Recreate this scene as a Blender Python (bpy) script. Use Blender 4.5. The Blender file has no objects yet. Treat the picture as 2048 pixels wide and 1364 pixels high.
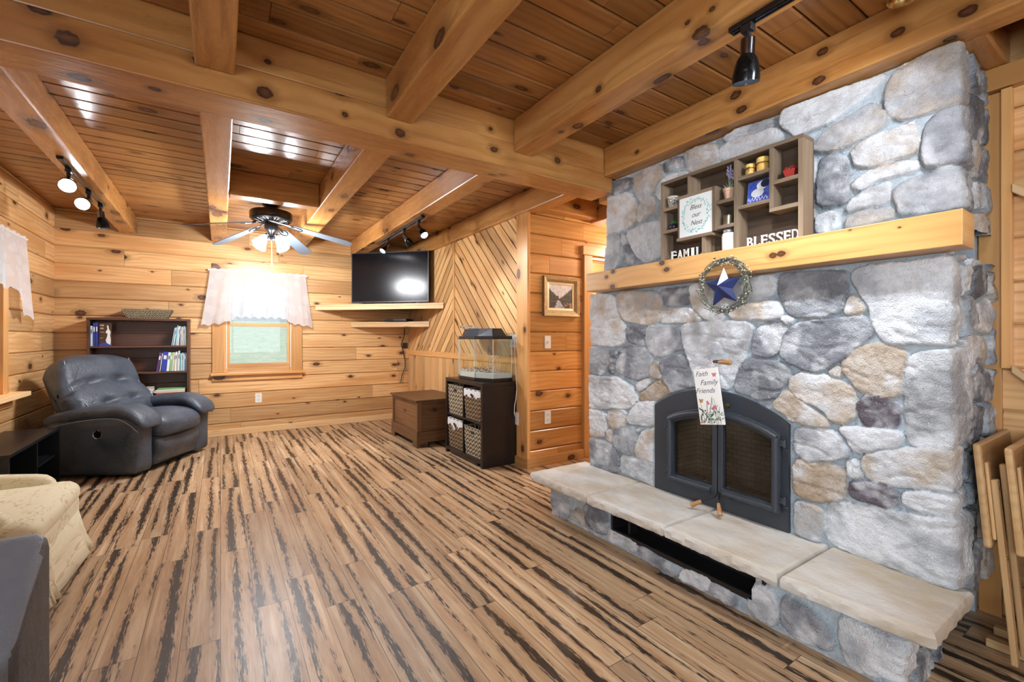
import bpy, bmesh, math, random
import numpy as np
from mathutils import Vector, Matrix, Euler

# ------------------------------------------------------------ camera, world, exposure, big lights
SC = bpy.context.scene
COL = SC.collection
PI = math.pi
cam_data = bpy.data.cameras.new('camera')
cam_data.sensor_width = 36.0
cam_data.lens = 36.0 * 890.8 / 2048.0
cam_data.shift_y = -5.8 / 2048.0
cam_data.clip_start = 0.05
cam = bpy.data.objects.new('camera', cam_data)
cam.location = (0, 0, 1.17)
cam.rotation_euler = (PI / 2, 0, math.radians(-33.2))
COL.objects.link(cam)
SC.camera = cam

SC.view_settings.view_transform = 'Standard'
SC.view_settings.look = 'None'
SC.view_settings.gamma = 1.0
SC.view_settings.use_curve_mapping = False
SC.view_settings.exposure = 0.68
SC.cycles.use_denoising = True
SC.cycles.max_bounces = 6
SC.cycles.diffuse_bounces = 3
SC.cycles.glossy_bounces = 2
SC.cycles.transparent_max_bounces = 8
SC.cycles.transmission_bounces = 4
SC.cycles.use_adaptive_sampling = True
SC.cycles.adaptive_threshold = 0.04
SC.cycles.adaptive_min_samples = 12
SC.cycles.caustics_reflective = False
SC.cycles.caustics_refractive = False
SC.cycles.sample_clamp_indirect = 6.0

world = bpy.data.worlds.new('world')
SC.world = world
world.use_nodes = True
bg = world.node_tree.nodes['Background']
bg.inputs['Color'].default_value = (0.86, 0.93, 1.0, 1)
bg.inputs['Strength'].default_value = .42

def lamp(name, kind, loc, energy, color=(1, 1, 1), target=None, **kw):
    d = bpy.data.lights.new(name, kind)
    d.energy = energy
    d.color = color
    for k, v in kw.items():
        setattr(d, k, v)
    o = bpy.data.objects.new(name, d)
    o.location = loc
    if target is not None:
        o.rotation_euler = (Vector(target) - Vector(loc)).to_track_quat('-Z', 'Y').to_euler()
    COL.objects.link(o)
    return o

COOL = (0.82, 0.91, 1.0)
# area fill lights added out of view, behind and beside the camera
lamp('fill_light_back', 'AREA', (0.3, -2.98, 1.45), 16, COOL, (0.3, 3, 1.35), shape='RECTANGLE', size=2.6, size_y=1.5)
lamp('fill_light_left', 'AREA', (-1.62, -0.75, 1.40), 74, COOL, (3.0, 0.6, 1.3), shape='RECTANGLE', size=1.7, size_y=1.4)
sun = lamp('sun', 'SUN', (3, 9, 8), 1.5, (1, 0.97, 0.9), (4.5, 11.5, 0), angle=0.05)

# ------------------------------------------------------------ mesh builder
class MB:
    def __init__(self):
        self.v = []; self.f = []; self.uv = []; self.rnd = []; self.mi = []
        self.M = None
    def add(self, pts):
        b = len(self.v)
        if self.M is not None:
            pts = [tuple(self.M @ Vector(p)) for p in pts]
        self.v.extend([tuple(p) for p in pts])
        return b
    def face(self, idx, uv=None, rnd=(.5, .5, .5), mi=0):
        self.f.append(tuple(idx))
        self.uv.append(uv if uv is not None else [(0, 0)] * len(idx))
        self.rnd.append(rnd); self.mi.append(mi)
    def box(self, lo, hi, g=0, rnd=None, mi=0, off=None, taper=None):
        """axis box, wood grain along axis g"""
        lo = [min(a, b) for a, b in zip(lo, hi)] if False else list(lo); hi = list(hi)
        for i in range(3):
            if lo[i] > hi[i]:
                lo[i], hi[i] = hi[i], lo[i]
        rnd = rnd or RND()
        o = off or (random.uniform(0, 60), random.uniform(0, 60))
        P = [(x, y, z) for z in (lo[2], hi[2]) for y in (lo[1], hi[1]) for x in (lo[0], hi[0])]
        b = self.add(P)
        F = [((0, 2, 3, 1), 2), ((4, 5, 7, 6), 2), ((0, 1, 5, 4), 1), ((2, 6, 7, 3), 1), ((0, 4, 6, 2), 0), ((1, 3, 7, 5), 0)]
        for k, (q, n) in enumerate(F):
            oth = [i for i in range(3) if i != n]
            if n == g:
                uu, vv = oth
                uv = [(o[0] + P[i][uu] * .6, o[1] + P[i][vv] + 7) for i in q]
            else:
                vv = [i for i in oth if i != g][0]
                uv = [(o[0] + P[i][g], o[1] + P[i][vv] + .31 * k) for i in q]
            self.face([b + i for i in q], uv, rnd, mi)
    def board(self, o, u, v, n, L, W, t=.02, bev=.006, rnd=None, mi=0, l0=0., w0=0., gap=.0005):
        """a board on a wall: length along u, width along v, front face along n; bevelled edges"""
        rnd = rnd or RND()
        ou, ov = random.uniform(0, 60), random.uniform(0, 60)
        o = Vector(o); u = Vector(u); v = Vector(v); n = Vector(n)
        w0 += gap; W -= 2 * gap
        prof = [(w0, -t), (w0, -bev), (w0 + bev, 0), (w0 + W - bev, 0), (w0 + W, -bev), (w0 + W, -t)]
        g = .0012
        A = [o + u * (l0 + g) + v * a + n * c for a, c in prof]
        B = [o + u * (l0 + L - g) + v * a + n * c for a, c in prof]
        b = self.add(A + B); k = len(prof)
        flip = u.cross(v).dot(n) < 0
        for i in range(k - 1):
            q = [i, i + k, i + k + 1, i + 1]
            uv = [(ou, ov + prof[i][0]), (ou + L, ov + prof[i][0]), (ou + L, ov + prof[i + 1][0]), (ou, ov + prof[i + 1][0])]
            if not flip:
                pass
            else:
                q = q[::-1]; uv = uv[::-1]
            self.face([b + j for j in q], uv, rnd, mi)
        for base, rev in ((0, False), (k, True)):
            q = list(range(base, base + k))
            if rev: q = q[::-1]
            if flip: q = q[::-1]
            self.face([b + j for j in q], [(ou + .1 * prof[j % k][1], ov + prof[j % k][0]) for j in q], rnd, mi)
    def prism(self, poly, a, b, axis=2, mi=0, rnd=None, g=0):
        """poly of 2-D points extruded from a to b along axis"""
        rnd = rnd or RND(); n = len(poly)
        ou, ov = random.uniform(0, 60), random.uniform(0, 60)
        def P(p, t):
            if axis == 2: return (p[0], p[1], t)
            if axis == 1: return (p[0], t, p[1])
            return (t, p[0], p[1])
        area = sum(poly[i][0] * poly[(i + 1) % n][1] - poly[(i + 1) % n][0] * poly[i][1] for i in range(n))
        pts = [P(p, a) for p in poly] + [P(p, b) for p in poly]
        s = self.add(pts)
        top = list(range(n, 2 * n)); bot = list(range(n))[::-1]
        cw = (area < 0) != (axis == 1)
        if (b < a): cw = not cw
        if cw: top = top[::-1]; bot = bot[::-1]
        def UV(i):
            p = poly[i % n]
            return (ou + p[g], ov + p[1 - g])
        self.face([s + i for i in top], [UV(i) for i in top], rnd, mi)
        self.face([s + i for i in bot], [UV(i) for i in bot], rnd, mi)
        per = 0
        for i in range(n):
            j = (i + 1) % n
            l = math.dist(poly[i], poly[j])
            q = [i, j, j + n, i + n]
            uv = [(ou + per, ov + a), (ou + per + l, ov + a), (ou + per + l, ov + b), (ou + per, ov + b)]
            per += l
            if cw: q = q[::-1]; uv = uv[::-1]
            self.face([s + k for k in q], uv, rnd, mi)
    def lathe(self, prof, seg=24, mi=0, M=None, cap=True, wob=None):
        """profile [(r, z)] turned about z"""
        pts = []
        for k, (r, z) in enumerate(prof):
            for i in range(seg):
                a = 2 * PI * i / seg
                rr = r if wob is None else r * (1 + wob(k, a))
                p = Vector((rr * math.cos(a), rr * math.sin(a), z))
                if M is not None: p = M @ p
                pts.append(tuple(p))
        b = self.add(pts)
        rnd = (.5, .5, .5)
        for k in range(len(prof) - 1):
            for i in range(seg):
                j = (i + 1) % seg
                q = [b + k * seg + i, b + k * seg + j, b + (k + 1) * seg + j, b + (k + 1) * seg + i]
                uv = [(i / seg, prof[k][1]), ((i + 1) / seg, prof[k][1]), ((i + 1) / seg, prof[k + 1][1]), (i / seg, prof[k + 1][1])]
                self.face(q, uv, rnd, mi)
        if cap:
            if prof[0][0] > 1e-5: self.face([b + i for i in range(seg)][::-1], None, rnd, mi)
            if prof[-1][0] > 1e-5:
                k = (len(prof) - 1) * seg
                self.face([b + k + i for i in range(seg)], None, rnd, mi)
    def tube(self, pts, r, seg=8, mi=0, closed=False, rnd=None):
        pts = [Vector(p) for p in pts]; n = len(pts)
        rs = r if isinstance(r, (list, tuple)) else [r] * n
        rnd = rnd or (.5, .5, .5)
        up = None; rings = []
        for i, p in enumerate(pts):
            if closed: d = pts[(i + 1) % n] - pts[i - 1]
            else: d = pts[min(i + 1, n - 1)] - pts[max(i - 1, 0)]
            d.normalize()
            if up is None:
                up = Vector((0, 0, 1)) if abs(d.z) < .9 else Vector((1, 0, 0))
            s = d.cross(up)
            if s.length < 1e-6: s = d.orthogonal()
            s.normalize(); up = s.cross(d)
            rings.append([tuple(p + (s * math.cos(2 * PI * k / seg) + up * math.sin(2 * PI * k / seg)) * rs[i]) for k in range(seg)])
        b = self.add([q for ring in rings for q in ring])
        m = n if closed else n - 1
        ln = 0
        for i in range(m):
            j = (i + 1) % n
            l2 = ln + (pts[j] - pts[i]).length
            for k in range(seg):
                k2 = (k + 1) % seg
                self.face([b + i * seg + k, b + i * seg + k2, b + j * seg + k2, b + j * seg + k],
                          [(ln, k / seg * .1), (ln, (k + 1) / seg * .1), (l2, (k + 1) / seg * .1), (l2, k / seg * .1)], rnd, mi)
            ln = l2
        if not closed:
            self.face([b + k for k in range(seg)][::-1], None, rnd, mi)
            self.face([b + (n - 1) * seg + k for k in range(seg)], None, rnd, mi)
    def ball(self, c, r, seg=8, mi=0, sc=(1, 1, 1)):
        prof = [(max(1e-6, r * math.sin(PI * k / (seg // 2 + 1))), -r * math.cos(PI * k / (seg // 2 + 1))) for k in range(seg // 2 + 2)]
        self.lathe(prof, seg, mi, Matrix.Translation(c) @ Matrix.Diagonal((*sc, 1)), cap=False)
    def pillow(self, half, r, n=10, M=None, fn=None, mi=0, puff=(0, 0, 0)):
        """rounded box of half sizes, edge radius r, puffed faces, free deformation fn"""
        M = M or Matrix.Identity(4)
        hx, hy, hz = half
        idx = {}
        def pt(a, b, c):
            p = [a, b, c]; h = [hx, hy, hz]
            q = [max(-(h[i] - r), min(h[i] - r, p[i] * h[i])) for i in range(3)]
            d = Vector([p[i] * h[i] - q[i] for i in range(3)])
            if d.length > 1e-9: d.normalize()
            w = Vector(q) + d * r
            for i in range(3):
                j, k = (i + 1) % 3, (i + 2) % 3
                if abs(p[i]) > .999:
                    w[i] += math.copysign(puff[i] * (1 - p[j] ** 2) * (1 - p[k] ** 2), p[i])
            if fn: w = Vector(fn(w))
            return tuple(M @ w)
        def sp(i):
            t = i / n * 2 - 1
            return math.copysign(abs(t) ** .75, t)
        ptsl = []
        def gi(i, j, k):
            key = (i, j, k)
            if key not in idx:
                idx[key] = len(ptsl); ptsl.append(pt(sp(i), sp(j), sp(k)))
            return idx[key]
        fs = []
        for s in (0, n):
            for i in range(n):
                for j in range(n):
                    q = [(i, j), (i + 1, j), (i + 1, j + 1), (i, j + 1)]
                    if s == 0: q = q[::-1]
                    fs.append(([gi(a, b, s) for a, b in q], [(a / n * hx * 2, b / n * hy * 2) for a, b in q]))
                    fs.append(([gi(s, a, b) for a, b in q], [(a / n * hy * 2 + 3, b / n * hz * 2) for a, b in q]))
                    fs.append(([gi(a, s, b) for a, b in q[::-1]], [(a / n * hx * 2, b / n * hz * 2 + 3) for a, b in q[::-1]]))
        b = self.add(ptsl)
        for q, uv in fs: self.face([b + i for i in q], uv, (.5, .5, .5), mi)

def RND(): return (random.random(), random.random(), random.random())

def link_mesh(name, me, parent=None, loc=(0, 0, 0)):
    o = bpy.data.objects.new(name, me)
    COL.objects.link(o)
    o.location = loc
    if parent is not None: o.parent = parent
    return o

def build(mb, name, mat, parent=None, bevel=0, smooth=None, world=True, origin=None, seg=2):
    """one mesh object out of a builder; world=True: the builder holds world points, the parent's place is taken off"""
    me = bpy.data.meshes.new(name)
    V = mb.v
    loc = (0, 0, 0)
    if parent is not None and world:
        Mi = parent_matrix(parent).inverted()
        V = [tuple(Mi @ Vector(p)) for p in V]
    elif origin is not None:
        V = [(p[0] - origin[0], p[1] - origin[1], p[2] - origin[2]) for p in V]
        loc = origin
    me.from_pydata(V, [], mb.f)
    uvl = me.uv_layers.new(name='UVMap')
    flat = [c for f in mb.uv for p in f for c in p]
    uvl.data.foreach_set('uv', flat)
    at = me.attributes.new('rnd', 'FLOAT_COLOR', 'FACE')
    at.data.foreach_set('color', [c for r in mb.rnd for c in (*r, 1.0)])
    mats = mat if isinstance(mat, (list, tuple)) else [mat]
    for m in mats: me.materials.append(m)
    if len(mats) > 1: me.polygons.foreach_set('material_index', mb.mi)
    if smooth is not None:
        me.polygons.foreach_set('use_smooth', [True] * len(me.polygons))
        if smooth < 180: me.set_sharp_from_angle(angle=math.radians(smooth))
    me.update()
    o = link_mesh(name, me, parent, loc)
    if bevel:
        b = o.modifiers.new('bevel', 'BEVEL'); b.width = bevel; b.segments = seg; b.limit_method = 'ANGLE'; b.angle_limit = math.radians(40)
    return o

def parent_matrix(o):
    m = Matrix.LocRotScale(o.location, o.rotation_euler, o.scale)
    return m if o.parent is None else parent_matrix(o.parent) @ m

def thing(name, label, cat, loc=(0, 0, 0), rotz=0, group=None):
    o = bpy.data.objects.new(name, None)
    o.empty_display_size = .05
    COL.objects.link(o)
    o.location = loc; o.rotation_euler = (0, 0, rotz)
    return tag(o, label, cat, group)
def tag(o, label, cat, group=None):
    o['label'] = label; o['category'] = cat
    if group: o['group'] = group
    return o
def struct(o):
    o['kind'] = 'structure'
    return o
def copy_tree(o, parent=None):
    c = o.copy(); COL.objects.link(c)
    if parent is not None: c.parent = parent
    for ch in list(o.children): copy_tree(ch, c)
    return c
# ------------------------------------------------------------ materials
class Gph:
    def __init__(self, name):
        self.m = bpy.data.materials.new(name); self.m.use_nodes = True
        self.t = self.m.node_tree; self.t.nodes.clear()
        self.out = self.t.nodes.new('ShaderNodeOutputMaterial')
    def n(self, typ, ins=None, **props):
        d = self.t.nodes.new('ShaderNode' + typ)
        for k, v in props.items(): setattr(d, k, v)
        for k, v in (ins or {}).items(): self.put(d.inputs[k], v)
        return d
    def put(self, sock, v):
        if hasattr(v, 'is_output') or isinstance(v, bpy.types.NodeSocket): self.t.links.new(v, sock)
        elif isinstance(v, bpy.types.Node): self.t.links.new(v.outputs[0], sock)
        else:
            if isinstance(v, (tuple, list)) and len(v) == 3 and sock.type == 'RGBA': v = (*v, 1)
            sock.default_value = v
    def ma(self, op, a, b=None, c=None, clamp=False):
        d = self.t.nodes.new('ShaderNodeMath'); d.operation = op; d.use_clamp = clamp
        for i, x in enumerate((a, b, c)):
            if x is not None: self.put(d.inputs[i], x)
        return d.outputs[0]
    def mr(self, x, a, b, c=0., d=1., smooth=False):
        k = self.n('MapRange', {'Value': x, 'From Min': a, 'From Max': b, 'To Min': c, 'To Max': d}, interpolation_type='SMOOTHSTEP' if smooth else 'LINEAR')
        return k.outputs[0]
    def mix(self, f, a, b, blend='MIX'):
        d = self.n('Mix', data_type='RGBA', blend_type=blend)
        self.put(d.inputs[0], f); self.put(d.inputs[6], a); self.put(d.inputs[7], b)
        return d.outputs[2]
    def comb(self, x, y, z=0.):
        return self.n('CombineXYZ', {'X': x, 'Y': y, 'Z': z}).outputs[0]
    def noise(self, vec, scale=1., detail=2., rough=.5, dim='3D'):
        return self.n('TexNoise', {'Vector': vec, 'Scale': scale, 'Detail': detail, 'Roughness': rough}, noise_dimensions=dim).outputs['Fac']
    def bsdf(self, col, rough=.5, metal=0., bump=None, bstr=.2, bdist=.01, spec=.5, **kw):
        p = self.n('BsdfPrincipled', {'Base Color': col, 'Roughness': rough, 'Metallic': metal, 'Specular IOR Level': spec})
        for k, v in kw.items(): self.put(p.inputs[k.replace('_', ' ')], v)
        if bump is not None:
            b = self.n('Bump', {'Height': bump, 'Strength': bstr, 'Distance': bdist})
            self.t.links.new(b.outputs[0], p.inputs['Normal'])
        self.t.links.new(p.outputs[0], self.out.inputs[0])
        return p

def plain(name, col, rough=.5, metal=0., spec=.5, var=0., vscale=8., bump=0., bscale=60., **kw):
    g = Gph(name)
    tc = g.n('TexCoord').outputs['Object']
    c = (*col, 1) if len(col) == 3 else col
    h = None
    if var:
        nz = g.noise(tc, vscale, 3)
        c = g.mix(nz, tuple(x * (1 - var) for x in col), tuple(min(1, x * (1 + var)) for x in col))
    if bump: h = g.noise(tc, bscale, 3)
    g.bsdf(c, rough, metal, h, bump, .01, spec, **kw)
    return g.m

def pine(name, c1, c2, c3, knotc=(.045, .016, .008), ku=.5, kv=.19, dens=.5, rough=.3, vary=.25, kr=(.05, .11), ringf=150., spec=.5, grain=.45, spots=(), srad=(.05, .05, .05), org=(0, 0, 0)):
    g = Gph(name)
    uv = g.n('UVMap', uv_map='UVMap').outputs[0]
    s = g.n('SeparateXYZ', {0: uv}); u, v = s.outputs[0], s.outputs[1]
    at = g.n('Attribute', attribute_name='rnd', attribute_type='GEOMETRY')
    sc = g.n('SeparateColor', {0: at.outputs['Color']}); r, gg, b = sc.outputs[0], sc.outputs[1], sc.outputs[2]
    n1 = g.noise(g.comb(g.ma('MULTIPLY', u, .8), g.ma('ADD', g.ma('MULTIPLY', v, 5.), g.ma('MULTIPLY', r, 20.))), 1., 1., .5, '2D')
    vw = g.ma('ADD', v, g.ma('MULTIPLY', g.ma('SUBTRACT', n1, .5), .06))
    vo = g.n('TexVoronoi', {'Vector': g.comb(g.ma('DIVIDE', u, ku), g.ma('DIVIDE', vw, kv)), 'Scale': 1.}, voronoi_dimensions='2D')
    d = vo.outputs['Distance']
    vc = g.n('SeparateColor', {0: vo.outputs['Color']})
    en = g.ma('LESS_THAN', vc.outputs[0], dens)
    rad = g.ma('MULTIPLY', g.ma('MULTIPLY_ADD', g.ma('POWER', vc.outputs[1], 2.), kr[1], kr[0]), en)
    dn = g.ma('ADD', d, g.ma('MULTIPLY', g.ma('SUBTRACT', g.noise(uv, 60., 0., .5, '2D'), .5), .03))
    q = g.ma('DIVIDE', dn, g.ma('MAXIMUM', rad, .001))
    km = g.ma('MULTIPLY', g.mr(q, .78, 1.05, 1., 0., True), en)
    halo = g.ma('MULTIPLY', g.mr(q, .9, 2.6, 1., 0., True), en)
    if spots:                                                   # large knots where this timber has them
        tco = g.n('TexCoord').outputs['Object']; qs = None
        for (px, py, pz, k) in spots:
            df = g.n('VectorMath', {0: tco, 1: (px - org[0], py - org[1], pz - org[2])}, operation='SUBTRACT').outputs[0]
            df = g.n('VectorMath', {0: df, 1: tuple(k * q_ for q_ in srad)}, operation='DIVIDE').outputs[0]
            ln = g.n('VectorMath', {0: df}, operation='LENGTH').outputs['Value']
            qs = ln if qs is None else g.ma('MINIMUM', qs, ln)
        qs = g.ma('ADD', qs, g.ma('MULTIPLY', g.ma('SUBTRACT', g.noise(uv, 60., 0., .5, '2D'), .5), .25))
        q = g.ma('MINIMUM', q, qs); en = g.ma('MAXIMUM', en, g.ma('LESS_THAN', qs, 6.))
        km = g.ma('MAXIMUM', km, g.mr(qs, .8, 1.05, 1., 0., True)); halo = g.ma('MAXIMUM', halo, g.mr(qs, .9, 2.4, 1., 0., True))
    pot = g.ma('MULTIPLY', g.ma('EXPONENT', g.ma('MULTIPLY', q, -.55)), g.ma('MULTIPLY', en, 9.))
    n2 = g.noise(g.comb(g.ma('MULTIPLY', u, 2.2), g.ma('ADD', g.ma('MULTIPLY', v, 11.), g.ma('MULTIPLY', gg, 9.))), 1., 1., .5, '2D')
    ph = g.ma('ADD', g.ma('ADD', g.ma('MULTIPLY', vw, ringf), g.ma('MULTIPLY', n2, 7.)), pot)
    ring = g.ma('MULTIPLY_ADD', g.ma('SINE', ph), .5, .5)
    fib = g.noise(g.comb(g.ma('MULTIPLY', u, 7.), g.ma('MULTIPLY', v, 320.)), 1., 1., .5, '2D')
    gf = g.ma('ADD', g.ma('MULTIPLY', g.ma('POWER', ring, 1.6), grain), g.ma('MULTIPLY', g.ma('SUBTRACT', fib, .5), .5), None, True)
    col = g.mix(gf, c1, c2)
    big = g.noise(g.comb(g.ma('MULTIPLY', u, 1.1), g.ma('ADD', g.ma('MULTIPLY', v, 7.), g.ma('MULTIPLY', b, 30.))), 1., 2., .5, '2D')
    col = g.mix(g.ma('ADD', g.mr(big, .42, .75), g.ma('MULTIPLY', g.ma('SUBTRACT', gg, .5), .55), None, True), col, c3)
    br = g.ma('MULTIPLY_ADD', r, vary * 2, 1. - vary)
    col = g.mix(1., col, g.comb(br, br, br), 'MULTIPLY')
    col = g.mix(g.ma('MULTIPLY', halo, .55), col, tuple(x * .42 for x in c3))
    kin = g.mix(g.mr(q, .1, .8), tuple(x * 3.2 for x in knotc), knotc)
    col = g.mix(g.ma('MULTIPLY', km, .95), col, kin)
    streak = g.noise(g.comb(g.ma('MULTIPLY', u, 1.6), g.ma('MULTIPLY', v, 46.)), 1., 0., .5, '2D')
    col = g.mix(g.ma('MULTIPLY', g.mr(streak, .72, .8), .35), col, tuple(x * .5 for x in c3))
    hgt = g.noise(g.comb(g.ma('MULTIPLY', u, 9.), g.ma('MULTIPLY', v, 45.)), 1., 1.)
    g.bsdf(col, g.ma('MULTIPLY_ADD', fib, .08, rough - .04), 0., hgt, .10, .004, spec)
    return g.m

PINE1, PINE2, PINE3 = (.76, .475, .225), (.52, .255, .085), (.61, .315, .12)
M_log = pine('pine_log_siding', PINE1, PINE2, PINE3, ku=.42, kv=.24, dens=.5, rough=.25, kr=(.03, .10))
M_hall = pine('hall_light_tinted_pine', (.68, .345, .11), (.46, .19, .048), (.55, .23, .06), ku=.42, kv=.24, dens=.5, rough=.25, kr=(.03, .10))  # the hall's less bluish light is put into this redder colour
M_panel = pine('pine_tongue_and_groove', (.74, .455, .205), (.57, .295, .105), (.62, .325, .12), ku=.42, kv=.15, dens=.33, rough=.3)
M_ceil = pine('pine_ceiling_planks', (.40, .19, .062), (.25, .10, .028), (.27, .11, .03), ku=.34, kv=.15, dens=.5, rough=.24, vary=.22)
M_beam = pine('pine_timber', (.56, .275, .085), (.35, .138, .035), (.41, .165, .042), ku=.5, kv=.26, dens=.6, rough=.27, kr=(.06, .13), ringf=90., vary=.10)
M_trim = pine('pine_trim', (.70, .38, .14), (.58, .27, .085), (.62, .29, .09), ku=.5, kv=.3, dens=.25, rough=.32)
BEAM = dict(ku=.5, kv=.26, dens=.35, rough=.27, kr=(.04, .08), ringf=90., vary=.10)
BC = ((.58, .29, .092), (.37, .148, .038), (.43, .175, .045))
M_beam_main = pine('pine_main_beam', *BC, **BEAM, srad=(.030, .022, .024), spots=[(-.469, 2.257, 2.268, 1.25), (.165, 2.257, 2.261, 1.15), (.506, 2.257, 2.257, .55), (.781, 2.257, 2.237, 1.), (1.83, 2.257, 2.323, .9), (1.33, 2.257, 2.401, .6), (.177, 2.257, 2.405, .6), (-.467, 2.41, 2.20, 1.3), (-.227, 2.349, 2.20, .8), (.174, 2.40, 2.20, 1.2), (.892, 2.41, 2.20, 1.), (1.49, 2.386, 2.20, .8)])
M_beam_mid = pine('pine_middle_beam', *BC, **BEAM, srad=(.022, .026, .020), spots=[(1.488, 1.531, 2.342, .8), (1.49, 1.0, 2.298, 1.5), (1.488, .952, 2.361, .5), (1.488, 1.053, 2.372, .5), (1.54, 1.02, 2.298, 1.), (1.591, 1.79, 2.298, 1.4), (1.559, 1.893, 2.298, .7)])
M_beam_fire = pine('pine_fireplace_beam', *BC, **BEAM, srad=(.022, .030, .020), spots=[(2.245, 1.304, 2.437, 1.1), (2.245, 1.272, 2.347, 1.), (2.245, .903, 2.447, .9), (2.245, .919, 2.326, 1.), (2.245, .64, 2.381, .9), (2.245, .442, 2.344, 1.), (2.245, 1.96, 2.369, .6), (2.30, .50, 2.298, .8)])
M_mantel = pine('pine_mantel_timber', (.74, .42, .155), (.58, .275, .08), (.63, .305, .095), ku=.42, kv=.2, dens=.2, rough=.3, vary=.05, kr=(.02, .03), srad=(.02, .020, .0135), org=(2.12, 1.32, 1.4795), spots=[(2.052, 1.614, 1.587, 1.), (2.052, 1.584, 1.547, 1.), (2.052, 1.02, 1.537, .95), (2.052, .985, 1.539, 1.), (2.052, 2.039, 1.558, .8), (2.052, 1.983, 1.586, .9), (2.052, 1.987, 1.492, 1.1), (2.052, .731, 1.591, .3), (2.052, .58, 1.57, .25), (2.052, 1.3, 1.565, .3)])
M_pale = pine('pale_pine_board', (.82, .58, .32), (.74, .47, .22), (.76, .48, .23), ku=.5, kv=.2, dens=.25, rough=.4)
M_walnut = pine('dark_stained_wood', (.13, .054, .031), (.075, .028, .016), (.09, .033, .019), (.015, .008, .005), dens=.3, rough=.35)
M_chest = pine('brown_stained_wood', (.19, .092, .04), (.10, .045, .019), (.125, .05, .019), (.02, .01, .005), ku=.4, kv=.2, dens=.4, rough=.4)
M_weather = pine('weathered_grey_brown_wood', (.25, .185, .125), (.14, .095, .062), (.18, .125, .08), (.03, .02, .015), ku=.4, kv=.2, dens=.25, rough=.65, spec=.3)
M_weather_dark = pine('dark_weathered_board', (.105, .07, .047), (.06, .038, .026), (.075, .045, .03), (.02, .015, .01), ku=.4, kv=.2, dens=.25, rough=.7, spec=.3)
M_tray = pine('oak_tray_wood', (.60, .38, .18), (.47, .27, .115), (.50, .29, .12), (.2, .1, .05), dens=.08, rough=.4, grain=.6)
M_handle = pine('turned_wood_handle', (.50, .27, .11), (.36, .17, .06), (.4, .19, .07), dens=.0, rough=.35)

M_black = plain('black_metal', (.012, .012, .014), .35, 0., .5)
M_gloss = plain('glossy_black', (.008, .008, .010), .12)
M_iron = plain('black_stove_iron', (.045, .053, .066), .45, .2, .5, bump=.12, bscale=300)
M_chrome = plain('dark_chrome', (.22, .23, .25), .16, 1.)
M_white = plain('white_plastic', (.80, .79, .76), .35)
M_ivory = plain('ivory_plate', (.88, .86, .80), .35)
M_paint = plain('white_paint', (.86, .86, .84), .5)
M_brass = plain('brass', (.55, .38, .16), .25, 1.)
M_pewter = plain('tarnished_tin', (.34, .31, .22), .35, .9, var=.2)
M_espresso = plain('espresso_laminate', (.016, .011, .010), .28, var=.2, vscale=20)
M_blackwood = plain('black_painted_wood', (.010, .011, .014), .3)
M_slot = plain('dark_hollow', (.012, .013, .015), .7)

def glass(name, tint=(1, 1, 1), rough=0., refl=.12):
    g = Gph(name)
    t = g.n('BsdfTransparent', {'Color': tint}); s = g.n('BsdfGlossy', {'Color': (1, 1, 1), 'Roughness': rough})
    lw = g.n('LayerWeight', {'Blend': .5})
    f = g.ma('MULTIPLY_ADD', g.ma('POWER', lw.outputs['Facing'], 3.), .5, refl)
    mx = g.n('MixShader', {0: f, 1: t.outputs[0], 2: s.outputs[0]})
    g.t.links.new(mx.outputs[0], g.out.inputs[0])
    return g.m
M_pane = glass('window_glass', (.97, .99, 1), 0., .04)
M_tank = glass('tank_glass', (.95, .98, .96), 0., .05)
M_stoveglass = glass('sooted_glass', (.62, .60, .56), .10, .06)

def emit(name, col, s):
    g = Gph(name)
    e = g.n('Emission', {'Color': col, 'Strength': s})
    g.t.links.new(e.outputs[0], g.out.inputs[0])
    return g.m
M_bulb = emit('lit_bulb', (.90, .95, 1), 60.)
M_shade = emit('lit_frosted_shade', (.92, .96, 1), 7.)

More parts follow.
